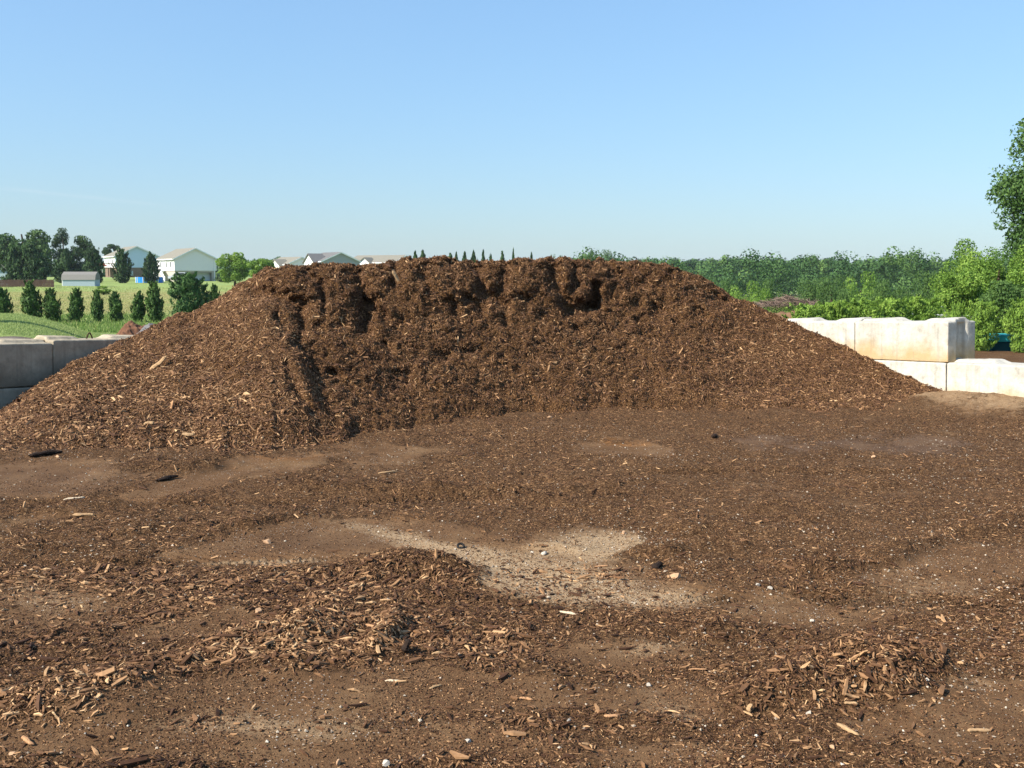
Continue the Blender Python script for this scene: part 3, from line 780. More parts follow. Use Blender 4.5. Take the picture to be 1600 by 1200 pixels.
# ------------------------------------------------------------------ concrete blocks
ctex = bpy.data.textures.new('block_wear', 'CLOUDS'); ctex.noise_scale = .13; ctex.noise_depth = 4
def block_mesh():
    L, T, Hh = 1.83, .61, .61
    bm = bmesh.new()
    # plan outline: x along the block, y into the thickness, with a keyed groove in the near (x=0) end
    pl = [(0, 0), (L, 0), (L, .20), (L+.0, .41), (L, T), (0, T), (0, .42), (.085, .36), (.085, .25), (0, .19)]
    bot = [bm.verts.new((x, y, 0)) for x, y in pl]; top = [bm.verts.new((x, y, Hh)) for x, y in pl]
    n = len(pl)
    bm.faces.new(bot[::-1]); bm.faces.new(top)
    for i in range(n): bm.faces.new((bot[i], bot[(i+1) % n], top[(i+1) % n], top[i]))
    for x0, x1, s0, s1 in ((.02, .62, .0, .13), (1.05, L-.02, .13, .0)):
        b = [bm.verts.new(c) for c in ((x0, .10, Hh-.02), (x1, .10, Hh-.02), (x1, T-.10, Hh-.02), (x0, T-.10, Hh-.02))]
        t = [bm.verts.new(c) for c in ((x0+s0, .20, Hh+.045), (x1-s1, .20, Hh+.045), (x1-s1, T-.20, Hh+.045), (x0+s0, T-.20, Hh+.065))]
        bm.faces.new(b[::-1]); bm.faces.new(t)
        for i in range(4): bm.faces.new((b[i], b[(i+1) % 4], t[(i+1) % 4], t[i]))
    bmesh.ops.recalc_face_normals(bm, faces=bm.faces)
    me = bpy.data.meshes.new('concrete_block'); bm.to_mesh(me); bm.free(); return me
BLK = block_mesh()
TILT = R(2.5)
def block(corner, dirv, z, mat, label, group, flip=False, loop=False, t0=0.0):
    """corner = near end of the visible face, dirv = unit direction along the face (away from the camera)"""
    o = link('concrete_block', BLK.copy() if mat is not None else BLK, mat)
    corner = (corner[0]+dirv[0]*t0, corner[1]+dirv[1]*t0); z = z-t0*math.tan(TILT)
    Hx = Vector((dirv[0], dirv[1], 0)).normalized(); Yv = Vector((0, 0, 1)).cross(Hx)
    X = Hx*math.cos(TILT)+Vector((0, 0, -math.sin(TILT))); Zv = X.cross(Yv)
    if flip:   # mirror the mesh and keep a right-handed frame
        for v in o.data.vertices: v.co.y *= -1
        o.data.flip_normals()
    Mx = Matrix(((X.x, Yv.x, Zv.x, corner[0]), (X.y, Yv.y, Zv.y, corner[1]), (X.z, Yv.z, Zv.z, z), (0, 0, 0, 1)))
    o.matrix_world = Mx
    r = o.modifiers.new('r', 'REMESH'); r.mode = 'VOXEL'; r.voxel_size = .022; r.use_smooth_shade = True
    s = o.modifiers.new('s', 'SMOOTH'); s.iterations = 2; s.factor = .5
    d = o.modifiers.new('d', 'DISPLACE'); d.texture = ctex; d.texture_coords = 'GLOBAL'; d.strength = .014; d.mid_level = .5
    tag(o, label, 'concrete block', group)
    if loop:
        mb = MB()
        y_ = (.305 if not flip else -.305)
        pts = [(.79+.11*k/8, y_, .60+.10*math.sin(math.pi*k/8)) for k in range(9)]
        mb.tube(pts, .011, 6).build('lifting_loop', M['rebar'], o)
    return o
WL = (.5, .866); W0 = (-6.66, 14.8)
GL = 'grey blocks of the shaded left bin wall'; GR = 'pale blocks of the sunlit right bin wall'
def along(p, d, t): return (p[0]+d[0]*t, p[1]+d[1]*t)
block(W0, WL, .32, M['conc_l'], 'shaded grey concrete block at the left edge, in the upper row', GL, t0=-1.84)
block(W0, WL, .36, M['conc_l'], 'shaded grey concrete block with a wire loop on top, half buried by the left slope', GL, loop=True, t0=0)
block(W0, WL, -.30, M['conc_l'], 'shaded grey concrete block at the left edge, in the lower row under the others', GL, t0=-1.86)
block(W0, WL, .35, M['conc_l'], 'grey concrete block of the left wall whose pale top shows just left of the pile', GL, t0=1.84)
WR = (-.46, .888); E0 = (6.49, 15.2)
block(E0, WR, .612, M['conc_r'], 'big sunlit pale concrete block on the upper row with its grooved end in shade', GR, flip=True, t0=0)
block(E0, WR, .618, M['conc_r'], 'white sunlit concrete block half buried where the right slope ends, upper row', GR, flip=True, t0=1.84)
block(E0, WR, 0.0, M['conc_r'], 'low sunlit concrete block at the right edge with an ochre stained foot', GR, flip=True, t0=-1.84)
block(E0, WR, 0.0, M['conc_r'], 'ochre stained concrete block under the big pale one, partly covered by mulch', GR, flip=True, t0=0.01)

# ------------------------------------------------------------------ foliage
def leaves(C, out, size, asp, tone, g, up=0.0, jitter=.8):
    N = len(C)
    n = out+g.normal(0, jitter, (N, 3)); n /= np.linalg.norm(n, axis=1, keepdims=True)
    a = g.normal(0, 1, (N, 3))+np.array([[0, 0, up]])+out*up*.4
    a -= n*np.sum(a*n, 1, keepdims=True); a /= np.linalg.norm(a, axis=1, keepdims=True)
    b = np.cross(n, a)
    s = size*g.uniform(.55, 1.35, (N, 1))
    V = np.stack([C-a*s, C-b*s*asp+a*s*.15, C+a*s, C+b*s*asp+a*s*.15], 1).reshape(-1, 3)
    return V, np.arange(N*4), np.full(N, 4), tone
def lobe_points(lobes, n, g, inner=.25, nf=.35):
    lobes = np.array(lobes, float)                       # x y z rx rz
    w = lobes[:, 3]**2; k = g.choice(len(lobes), n, p=w/w.sum())
    d = g.normal(0, 1, (n, 3)); d /= np.linalg.norm(d, axis=1, keepdims=True)
    rad = np.where(g.random(n) < inner, g.random(n)**.5, 1-np.abs(g.normal(0, .10, n)))
    az = np.arctan2(d[:, 1], d[:, 0])
    rad = rad*(1+nf*fbm(az*2.2+k*3.1, d[:, 2]*3+k, 3, 6)*2)
    C = lobes[k, :3]+d*rad[:, None]*np.stack([lobes[k, 3], lobes[k, 3], lobes[k, 4]], -1)
    lt = g.random(len(lobes))[k]
    return C, d, lt
def crown_lobes(rx, rz, zc, K, g, f=.42):
    L = []
    for i in range(K):
        d = g.normal(0, 1, 3); d /= np.linalg.norm(d)
        q_ = g.uniform(.45, .8)
        r = rx*f*g.uniform(.65, 1.15)
        L.append((d[0]*rx*q_, d[1]*rx*q_, zc+d[2]*rz*q_, r, r*g.uniform(.7, 1.0)*min(1.3, rz/rx)))
    return L
def mesh_of(name, parts):
    V = np.concatenate([p[0] for p in parts]); n0 = 0; loops = []
    for p in parts: loops.append(p[1]+n0); n0 += len(p[0])
    return np_mesh(name, V, np.concatenate(loops), np.concatenate([p[2] for p in parts]), False, None, {'tone': np.concatenate([p[3] for p in parts])})
def trunk_mesh(h, r, lobes, g, nl=5):
    mb = MB()
    mb.tube([(0, 0, -.3), (.02*h*g.normal(), .02*h*g.normal(), h*.45), (.04*h*g.normal(), .04*h*g.normal(), h*.8)], [r*1.25, r*.8, r*.35], 7)
    for l in lobes[:nl]:
        z0 = h*g.uniform(.3, .55)
        mid = (l[0]*.45, l[1]*.45, (z0+l[2])*.5)
        mb.tube([(0, 0, z0), mid, (l[0], l[1], l[2])], [r*.5, r*.3, r*.12], 5)
    return mb.mesh('trunk')
def broad_tree_meshes(h, rx, rz, K, n, size, g, f=.42, inner=.25):
    zc = h-rz
    lobes = crown_lobes(rx, rz, zc, K, g, f)
    C, d, lt = lobe_points(lobes, n, g, inner)
    C[:, 2] = (C[:, 2]-zc)*(rz/np.percentile(np.abs(C[:, 2]-zc), 99.5))+zc
    C[:, :2] *= rx/np.percentile(np.abs(C[:, :2]), 99)
    ok = C[:, 2] < h*1.01; C, d, lt = C[ok], d[ok], lt[ok]; n = len(C)
    tone = np.clip(.30+.4*lt+g.normal(0, .16, n), 0, 1)
    cm = mesh_of('crown', [leaves(C, d, size, .55, tone, g)])
    return cm, trunk_mesh(h, max(.05, rx*.075), lobes, g)
def conifer_meshes(h, w, n, size, g, kind='arb'):
    """dense column or cone of sprays, 'arb' pointed oval, 'cone' narrow spire"""
    hh = g.random(n)**.85
    if kind == 'arb': prof = (np.sin(np.clip(hh*.88+.12, 0, 1)*math.pi)**.62)*(1-.35*hh)
    elif kind == 'round': prof = np.sqrt(np.clip(1-(2*hh-.95)**2, 0, 1))**.8
    else: prof = (1-hh)**.85*.95+.03
    az = g.random(n)*2*math.pi
    rad = prof*np.where(g.random(n) < .3, g.random(n)**.5, 1-np.abs(g.normal(0, .12, n)))
    rad = rad*(1+1.5*fbm(az*2.2, hh*9, 4, 5)+1.1*fbm(az*.9+7, hh*3.1+n*.001, 2, 8))
    rad = rad/np.percentile(rad, 98)
    if kind != 'cone':                                  # sprigs that break the outline
        m_ = n//4; ns = 46; k_ = g.integers(0, ns, m_)
        a0 = g.random(ns)*2*math.pi; h0 = g.uniform(.12, .97, ns); l0 = g.uniform(.08, .34, ns)
        pr = np.interp(h0, np.sort(hh[::40]), (prof/np.percentile(prof, 98))[::40][np.argsort(hh[::40])])
        f_ = g.random(m_)
        hh[:m_] = np.clip(h0[k_]+.10*f_+g.normal(0, .008, m_), 0, 1.04); az[:m_] = a0[k_]+g.normal(0, .07, m_); rad[:m_] = (pr[k_]*.85+l0[k_]*f_)
    x, y, z = rad*w*np.cos(az), rad*w*np.sin(az), hh*h
    z = z+.05*h*fbm(az*2.5+3, hh*3, 3, 9)*2
    out = np.stack([np.cos(az), np.sin(az), np.full(n, .35)], -1); out /= np.linalg.norm(out, axis=1, keepdims=True)
    tone = np.clip(.42+1.0*fbm(az*2, hh*9, 3, 3)+g.normal(0, .15, n), 0, 1)
    cm = mesh_of('crown', [leaves(np.stack([x, y, z], -1), out, size, .4, tone, g, up=1.6, jitter=.6)])
    mb = MB(); mb.tube([(0, 0, -.2), (0, 0, h*.9)], [w*.09, w*.02], 6)
    return cm, mb.mesh('trunk')
def plant(name, meshes, mat, loc, scale, rz, label, cat, group=None):
    e = empty(name, loc, rz); e.scale = scale if hasattr(scale, '__len__') else (scale,)*3
    link('crown', meshes[0], mat, e); link('trunk', meshes[1], M['bark'], e)
    if group and 'evergreens planted' in group: e.rotation_euler = (math.sin(loc[0]*7)*.05, math.cos(loc[0]*5)*.06, rz)
    return tag(e, label, cat, group)
def tz(x, y): return float(terrain(np.array([x]), np.array([y]))[0])
def gpos(px, Y, dz=0.0):
    x = (px-800)/F*Y*cp*1.0
    return Vector((x, Y, tz(x, Y)+dz))

g = np.random.default_rng(77)
# --- row of young evergreens on the left
ARB = [conifer_meshes(1, .30, 5200+137*i, .045, np.random.default_rng(200+i), 'arb') for i in range(5)]
ROW = [  # px, top py, base py, width px, label
    (2, 451, 484, 34, 'dark young evergreen cut by the left edge of the photo'),
    (49, 441, 486, 31, 'dark young evergreen with a pale tip, just right of the one at the left edge'),
    (80, 453, 490, 29, 'short wide young evergreen below the brown fence end'),
    (114, 452, 498, 27, 'dense dark evergreen standing below the left part of the grey shed'),
    (149, 454, 503, 20, 'slim evergreen standing below the right end of the grey shed'),
    (180, 457, 505, 24, 'ragged topped evergreen, sixth from the left edge in the row'),
    (212, 457, 500, 25, 'ragged evergreen directly left of the one under the blue pool'),
    (240, 443, 496, 27, 'tall dark evergreen in front of the blue pool'),
    (335, 447, 474, 22, 'small evergreen peeking over the slope right of the wide light pine'),
]
for i, (px, tp, bp, w, lb) in enumerate(ROW):
    Y = 62; p = gpos(px, Y); top = at_y(px, tp, Y).z
    hgt = top-p.z
    plant('young_evergreen', ARB[i % 5], M['arb'], p, (w*Y/F/.64*(.85+.35*((i*37)%10)/10), w*Y/F/.64, hgt), i*2.1, lb, 'evergreen', 'young evergreens planted in a row')
# wide light pine
gp = np.random.default_rng(301); p = gpos(292, 60); top = at_y(290, 429, 60).z
cm = conifer_meshes(1, .5, 9000, .035, gp, 'round')
plant('pine_shrub', cm, M['pine'], p, (62*60/F, 62*60/F, top-p.z), .3, 'wide light green feathery pine hiding the lower half of the white house', 'pine')
# --- evergreens and trees near the houses
CED = [conifer_meshes(1, .5, 6000+311*i, .045, np.random.default_rng(400+i), 'arb') for i in range(4)]
for i, (px, tp, w, Y, lb) in enumerate([
        (22, 388, 34, 150, 'left half of the broad dark evergreen pair behind the brown fence'),
        (52, 384, 44, 150, 'right hand broad dark evergreen behind the brown fence'),
        (104, 391, 36, 175, 'dark green evergreen behind the grey shed'),
        (147, 388, 26, 172, 'narrow dark evergreen just right of the grey shed'),
        (191, 391, 26, 178, 'dark cedar standing in front of the blue house'),
        (236, 396, 24, 182, 'dark cedar between the blue house and the white house'),
        (352, 428, 26, 190, 'dark low evergreen at the right corner of the white house')]):
    p = gpos(px, Y); top = at_y(px, tp, Y).z; s = w*Y/F
    plant('cedar_tree', CED[i % 4], M['cedar'], p, (s*1.1, s*1.1, top-p.z), i*1.7, lb, 'evergreen', 'dark evergreens around the houses')
for i, (px, tp, wpx, hpx, Y, mt, lb) in enumerate([
        (-8, 360, 60, 70, 205, 'broad', 'dark broadleaf tree cut off by the left edge'),
        (42, 347, 84, 88, 200, 'broad', 'tallest and widest dark broadleaf tree, above the brown fence'),
        (101, 357, 34, 78, 205, 'broad', 'slender tall broadleaf tree with a knob shaped top'),
        (136, 369, 42, 66, 208, 'broad', 'ragged broadleaf tree left of the blue house'),
        (176, 382, 26, 22, 290, 'broad', 'small far tree top showing beside the roof of the blue house'),
        (366, 395, 46, 46, 150, 'bright', 'bright green small tree right of the white house, left of its twin'),
        (408, 401, 40, 34, 140, 'bright', 'bright green tree partly behind the shoulder of the pile'),
        (436, 401, 24, 30, 300, 'mid', 'grey green far tree rising behind the leftmost hidden house roof')]):
    p = gpos(px, Y); top = at_y(px, tp, Y).z; hgt = top-p.z; rx = wpx*Y/F/2; rz = min(hpx*Y/F/2, hgt*.48)
    ms = broad_tree_meshes(hgt, rx, rz, 34, 8000, rx*.07, np.random.default_rng(500+i), .30, .1)
    plant('broadleaf_tree', ms, M[mt], p, 1, 0, lb, 'tree', 'broadleaf trees on the left')
p = Vector((-18.2, 24.6, 0)); p.z = tz(p.x, p.y)
plant('cedar_tree', CED[0], M['cedar'], p, (2.2, 2.2, 5.4), 0, 'evergreen just beyond the left edge whose shadow streaks the grass bank', 'evergreen')
# small bush in the field
p = gpos(160, 120); plant('field_bush', broad_tree_meshes(1.1, .9, .5, 8, 900, .12, g), M['bright'], p, 1, 0, 'small round bright green bush in the field right of the grey shed', 'bush')
# --- tiny conifers above the pile
SP = [conifer_meshes(1, .5, 1500, .045, np.random.default_rng(600+i), 'cone') for i in range(2)]
WORDS = ['first', 'second', 'third', 'fourth', 'fifth', 'sixth', 'seventh', 'eighth', 'ninth', 'tenth', 'eleventh']
for i, (px, tp) in enumerate([(649, 393), (661, 392), (704, 397), (713, 396), (726, 395), (740, 394), (755, 393), (767, 400), (785, 396), (802, 394), (830, 399)]):
    Y = 150; p = gpos(px, Y); top = at_y(px, tp, Y).z
    plant('spruce_tree', SP[i % 2], M['cedar'], p, (2.6+.5*(i % 3), 2.6+.5*(i % 3), top-p.z), i, 'tiny spire shaped conifer tip above the pile crest, %s from the left' % WORDS[i], 'conifer', 'conifer tips above the pile crest')

# --- woods on the right: one mass, plus the trees that stand out
def wood_mass(name, spec, size, per, seed, label):
    gg = np.random.default_rng(seed); parts = []
    for (x, y, z, h, rx) in spec:
        K = 5; zc = h*.62
        lobes = []
        lobes.append((x, y, z+h-rx*.8, rx*.8, rx*.8))
        for k in range(K):
            d = gg.normal(0, 1, 3); d /= np.linalg.norm(d); d[2] = abs(d[2])*.6-.35
            r = rx*gg.uniform(.35, .55)
            lobes.append((x+d[0]*rx*.75, y+d[1]*rx*.75, z+h-rx+d[2]*rx, r, r))
        C, dd, lt = lobe_points(lobes, per, gg, .30, .16)
        t0 = gg.normal(.5, .24)
        tone = np.clip(t0+.14*(lt-.5)+gg.normal(0, .06, per), 0, 1)
        parts.append(leaves(C, dd, size(y), .85, tone, gg, jitter=.28))
    o = link(name, mesh_of(name, parts), M['wood_far']); tag(o, label, 'woods', kind='stuff'); return o
gg = np.random.default_rng(900)
spec = []
for k in range(2200):
    Y = math.sqrt(gg.uniform(200**2, 600**2)); u_ = gg.uniform(.055, .52); x = u_*Y
    h = gg.uniform(12, 19)*(1-.22*(u_ > .36)*(Y > 420)); rx = gg.uniform(2.1, 3.7)
    spec.append((x, Y, tz(x, Y), h, rx))
wood_mass('wooded_hillside', spec, lambda y: .0008*y+.06, 340, 901, 'dense green deciduous woods covering the far hillside on the right')
spec = []
for k in range(150):
    Y = gg.uniform(380, 460); px = gg.uniform(-60, 900); x = (px-800)/F*Y
    spec.append((x, Y, tz(x, Y)-1, gg.uniform(6, 8.5), gg.uniform(4, 6)))
wood_mass('distant_woods', spec, lambda y: .0015*y, 200, 902, 'low dark line of far woods behind the houses')
TR = [broad_tree_meshes(1, .42, .42, 20, 9500, .0155, np.random.default_rng(700+i), .36) for i in range(5)]
def tree_at(px, tp, wpx, Y, mt, lb, i, hmin=0, grp='trees at the near edge of the woods'):
    p = gpos(px, Y); top = at_y(px, tp, Y).z; hgt = max(top-p.z, hmin); s = wpx*Y/F/.84
    plant('broadleaf_tree', TR[i % 5], M[mt], p, (s, s, hgt), i*1.3, lb, 'tree', grp)
tree_at(950, 391, 30, 330, 'mid', 'round topped tree standing above the pile crest at the left end of the woods', 0)
tree_at(862, 398, 14, 330, 'mid', 'tiny tree top peeking over the middle of the pile crest', 1)
tree_at(877, 400, 16, 330, 'mid', 'tiny tree top right beside the one over the middle of the crest', 3)
NEAR = [(1075, 433, 60, 85, 'mid', 'mid green tree touching the right shoulder of the pile crest'),
        (1120, 436, 60, 95, 'bright', 'light green tree over the upper right slope of the pile'),
        (1165, 440, 55, 90, 'bright', 'bright yellow green tree left behind the brush heap'),
        (1205, 436, 50, 105, 'mid', 'mid green tree directly behind the left end of the brush heap'),
        (1235, 441, 44, 80, 'mid', 'low tree directly behind the right end of the brush heap'),
        (1270, 437, 52, 100, 'mid', 'tree just right of the brush heap'),
        (1300, 432, 60, 86, 'bright', 'bright green round tree above the half buried white block'),
        (1345, 425, 66, 105, 'broad', 'dark tree above the left end of the big pale block'),
        (1385, 438, 60, 75, 'bright', 'bright tree above the middle of the big pale block'),
        (1420, 428, 66, 92, 'mid', 'mid green tree above the right half of the big pale block'),
        (1455, 425, 60, 80, 'broad', 'dark green tree above the right end of the big pale block'),
        (1480, 437, 52, 62, 'mid', 'low leafy tree directly left of the large light green bushes'),
        (1190, 452, 44, 62, 'bright', 'low bright bush at the left foot of the brush heap'),
        (1325, 452, 60, 62, 'mid', 'low bush behind the hedge, left of the dark tree'),
        (1365, 458, 50, 55, 'mid', 'low bush behind the middle of the hedge'),
        (1440, 456, 60, 52, 'bright', 'low light bush behind the right part of the hedge')]
for i, (px, tp, w, Y, mt, lb) in enumerate(NEAR): tree_at(px, tp, w, Y, mt, lb, i)
# --- hedge of feathery shrubs and clipped shrubs
def shrub_meshes(seed, n=9000, size=.03):
    gg = np.random.default_rng(seed)
    return conifer_meshes(1, .5, n, size, gg, 'round')
SH = [shrub_meshes(800+i) for i in range(3)]
HED = [(1262, 476, 66), (1305, 472, 70), (1350, 469, 72), (1395, 466, 72), (1440, 465, 76)]
HL = ['leftmost feathery hedge shrub, beside the dirt bank', 'second feathery hedge shrub, above the half buried white block', 'third feathery hedge shrub, above the left end of the big pale block', 'fourth feathery hedge shrub, left of the thin leaning post', 'fifth feathery hedge shrub, left of the fence post with a bent arm']
for i, (px, tp, w) in enumerate(HED):
    Y = 24.5+.4*i; p = gpos(px, Y); top = at_y(px, tp, Y).z; s = w*Y/F*1.05
    plant('hedge_shrub', SH[i % 3], M['feathery'], p, (s, s, top-p.z), i*1.9, HL[i], 'shrub', 'feathery hedge behind the right bin wall')
for i, (px, tp, w, Y, lb) in enumerate([(1537, 472, 76, 24.2, 'rounded clipped green shrub right beside the end of the big pale block'), (1606, 470, 72, 23.6, 'rounded clipped green shrub cut off by the right edge'), (1500, 474, 40, 31.0, 'small shrub behind the fence post with a bent arm')]):
    p = gpos(px, Y); top = at_y(px, tp, Y).z; s = w*Y/F*.80
    plant('round_shrub', SH[(i+1) % 3], M['hedge'] if i < 2 else M['bright'], p, (s, s, top-p.z), i*1.1+.4, lb, 'shrub', 'rounded shrubs at the right')
# big light green bushes
for i, (px, tp, w, Y, mt, lb) in enumerate([(1520, 374, 104, 38, 'bright', 'light feathery tree with the highest loose twigs, right of the woods'), (1560, 378, 110, 36, 'bright', 'broad light green bush under the big dark tree'), (1620, 385, 100, 35, 'bright', 'light green bush cut off by the right edge'), (1500, 425, 80, 34, 'bright', 'lower light green bush left of the rounded clipped shrub'), (1580, 440, 100, 31, 'mid', 'mid green bush behind the rounded clipped shrubs')]):
    p = gpos(px, Y); top = at_y(px, tp, Y).z; hgt = top-p.z; rx = w*Y/F/2
    ms = broad_tree_meshes(hgt, rx, hgt*.48, 34, 22000, .042, np.random.default_rng(850+i), .30)
    plant('light_green_bush', ms, M[mt], p, 1, 0, lb, 'bush', 'light green bushes at the right')
# big tree at the right edge
def edge_tree():
    gg = np.random.default_rng(990); Y = 45; s = Y/F
    base = gpos(1690, Y)
    lob = []
    for (px, py, r) in [(1612, 205, 26), (1600, 232, 22), (1640, 215, 40), (1578, 282, 24), (1560, 305, 18), (1596, 300, 34), (1580, 330, 22), (1606, 335, 26), (1640, 290, 60), (1600, 372, 26), (1625, 400, 40), (1660, 350, 60), (1690, 240, 60), (1700, 300, 70), (1720, 380, 60), (1740, 320, 60), (1690, 180, 40), (1650, 170, 24), (1585, 362, 14), (1560, 352, 9), (1612, 380, 34), (1590, 392, 24), (1640, 430, 50)]:
        for dy in ((-.8, .6) if r > 30 else (0,)):
            w = at_y(px, py, Y+dy*r*s)-base
            lob.append((w.x, w.y, w.z, r*s, r*s*.85))
    C, d, lt = lobe_points(lob, 52000, gg, .28, .6)
    tone = np.clip(.30+.35*lt+gg.normal(0, .17, len(C)), 0, 1)
    cm = mesh_of('crown', [leaves(C, d, .075, .6, tone, gg)])
    tm = trunk_mesh(9.5, .28, [lob[i] for i in (3, 8, 2, 11, 14, 16, 0, 6)], gg, 8)
    plant('oak_tree', (cm, tm), M['oak'], base, 1, 0, 'tall dark leafy tree leaning in from the right edge against the sky', 'tree')
edge_tree()

# ------------------------------------------------------------------ grass
def grass_field(name, pts, hgt, wid, mat, label, seed):
    gg = np.random.default_rng(seed); N = len(pts)
    a = gg.random(N)*6.28
    h = hgt*gg.uniform(.5, 1.3, N); w = wid*gg.uniform(.6, 1.3, N)
    lean = gg.normal(0, .35, (N, 2))*h[:, None]
    dx = np.stack([np.cos(a)*w, np.sin(a)*w, 0*w], -1)
    tip = pts+np.stack([lean[:, 0], lean[:, 1], h], -1)
    V = np.stack([pts-dx, pts+dx, tip], 1).reshape(-1, 3)
    me = np_mesh(name, V, np.arange(N*3), np.full(N, 3), False, None, {'tone': np.clip(gg.normal(.45, .22, N), 0, 1)})
    o = link(name, me, mat); tag(o, label, 'grass', kind='stuff'); return o
gg = np.random.default_rng(1200)
N = 110000; Y = gg.uniform(17, 52, N); px = gg.uniform(-120, 330, N); x = (px-800)/F*Y
s = (x+6.66)*(-.866)+(Y-14.8)*.5
k = (s > 1.6) & ((np.hypot(x, Y) > 23+2*fbm(x, Y, 2)) | (px > 100))
x, Y = x[k], Y[k]; grass_field('short_grass', np.stack([x, Y, terrain(x, Y)-.01], -1), .05, .008, M['grassblade'], 'short mown bright green grass on the bank behind the left wall', 1)
N = 26000; Y = gg.uniform(50, 70, N); px = gg.uniform(-40, 400, N); x = (px-800)/F*Y
k = gg.random(N) < .25+.75*sstep(-.05, .15, fbm(x*.35, Y*.35, 3, 2)); x, Y = x[k], Y[k]
grass_field('weeds', np.stack([x, Y, terrain(x, Y)-.02], -1), .26, .03, M['weed'], 'tall green weeds around the feet of the young evergreens', 2)
N = 16000; Y = gg.uniform(70, 140, N); px = gg.uniform(-40, 420, N); x = (px-800)/F*Y
grass_field('field_grass', np.stack([x, Y, terrain(x, Y)-.02], -1),   .13, .04, M['fieldgrass'], 'rough half dry grass of the field below the houses', 3)
N = 30000; Y = gg.uniform(23, 50, N); px = gg.uniform(1080, 1520, N); x = (px-800)/F*Y
k = (Y > 31)
grass_field('bank_weeds', np.stack([x[k], Y[k], terrain(x, Y)[k]-.02], -1), .22, .018, M['weed'], 'green weeds beyond the right end of the pile', 4)

# ------------------------------------------------------------------ mounds and brush
def mound(name, px, Y, w, d, h, mat, label, cat, seed, rough=.12, dz=0):
    n = 90; gx = np.linspace(-1.15, 1.15, n); X_, Y_ = np.meshgrid(gx, gx)
    rr = np.hypot(X_*(1+.15*np.sin(3*Y_+seed)), Y_)
    z = h*np.clip(1-rr**1.5, -.3, 1)*(1+.3*fbm(X_*1.6+seed, Y_*1.6, 3, 3)*2)+rough*h*fbm(X_*7+seed, Y_*7, 4, 5)*2
    p = gpos(px, Y, dz)
    V = np.stack([X_*w/2, Y_*d/2, z], -1).reshape(-1, 3)
    o = link(name, np_mesh(name, V, grid_loops(n, n).ravel(), np.full((n-1)**2, 4), True), mat)
    o.location = p; tag(o, label, cat); return o
mound('clay_mound', 203, 30, 1.7, 1.5, .80, M['red_dirt'], 'small mound of orange red clay at the end of the grass bank', 'mound', 3, .13)
mound('gravel_mound', 240, 28.5, 2.0, 2.0, .84, M['grey_gravel'], 'small mound of dark grey gravel touching the left slope of the pile', 'mound', 8, .12)
dm = mound('dirt_bank', 1235, 26, 2.8, 3.0, .93, M['orange_dirt'], 'orange brown dirt bank between the pile and the half buried white block', 'mound', 5, .15)
# white flecks and a pale stick on it
gg = np.random.default_rng(61)
st = at_y(1262, 488, 24.6)
o = place('wood_piece', wood_mesh(.42, .05, .03, 99), M['wood_pale'], st, (0, R(-22), .2), 'pale forked stick lying on the orange brown dirt bank', 'wood', 'single pieces of wood lying about')
def brush_pile():
    gg = np.random.default_rng(62); mb = MB(); Y = 48
    p = gpos(1232, Y); top = at_y(1232, 459, Y).z; hz = top-at_y(1232, 476, Y).z
    base = Vector((p.x, Y, at_y(1232, 478, Y).z))
    for k in range(520):
        u_ = gg.uniform(-1, 1); v_ = gg.uniform(-1, 1)
        hgt = hz*(max(0, 1-abs(u_)**2.2))*(.75+.25*math.cos(u_*7))*max(.1, 1-v_*v_)
        c = Vector((u_*1.3, v_*1.0, hgt*gg.uniform(.35, 1)))
        a = gg.uniform(0, 6.28); L = gg.uniform(.15, .45)
        d = Vector((math.cos(a), math.sin(a), gg.normal()*.35-.05)).normalized()*L
        mb.tube([c-d, c+Vector((0, 0, .04)), c+d], [.014, .012, .005], 3)
    o = mb.build('brush_pile', M['brush']); o.location = base
    tag(o, 'low grey brown heap of dead cut branches in front of the woods', 'brush pile')
    # the earth the heap lies on
    mound('grass_knoll', 1232, Y, 5.5, 5, base.z-p.z+.35, M['weedy'], 'green grassy knoll under the heap of dead branches', 'mound', 9, .05)
M['weedy'] = plain('grassy_knoll', (.11, .15, .04), .95, .5, 8)
brush_pile()

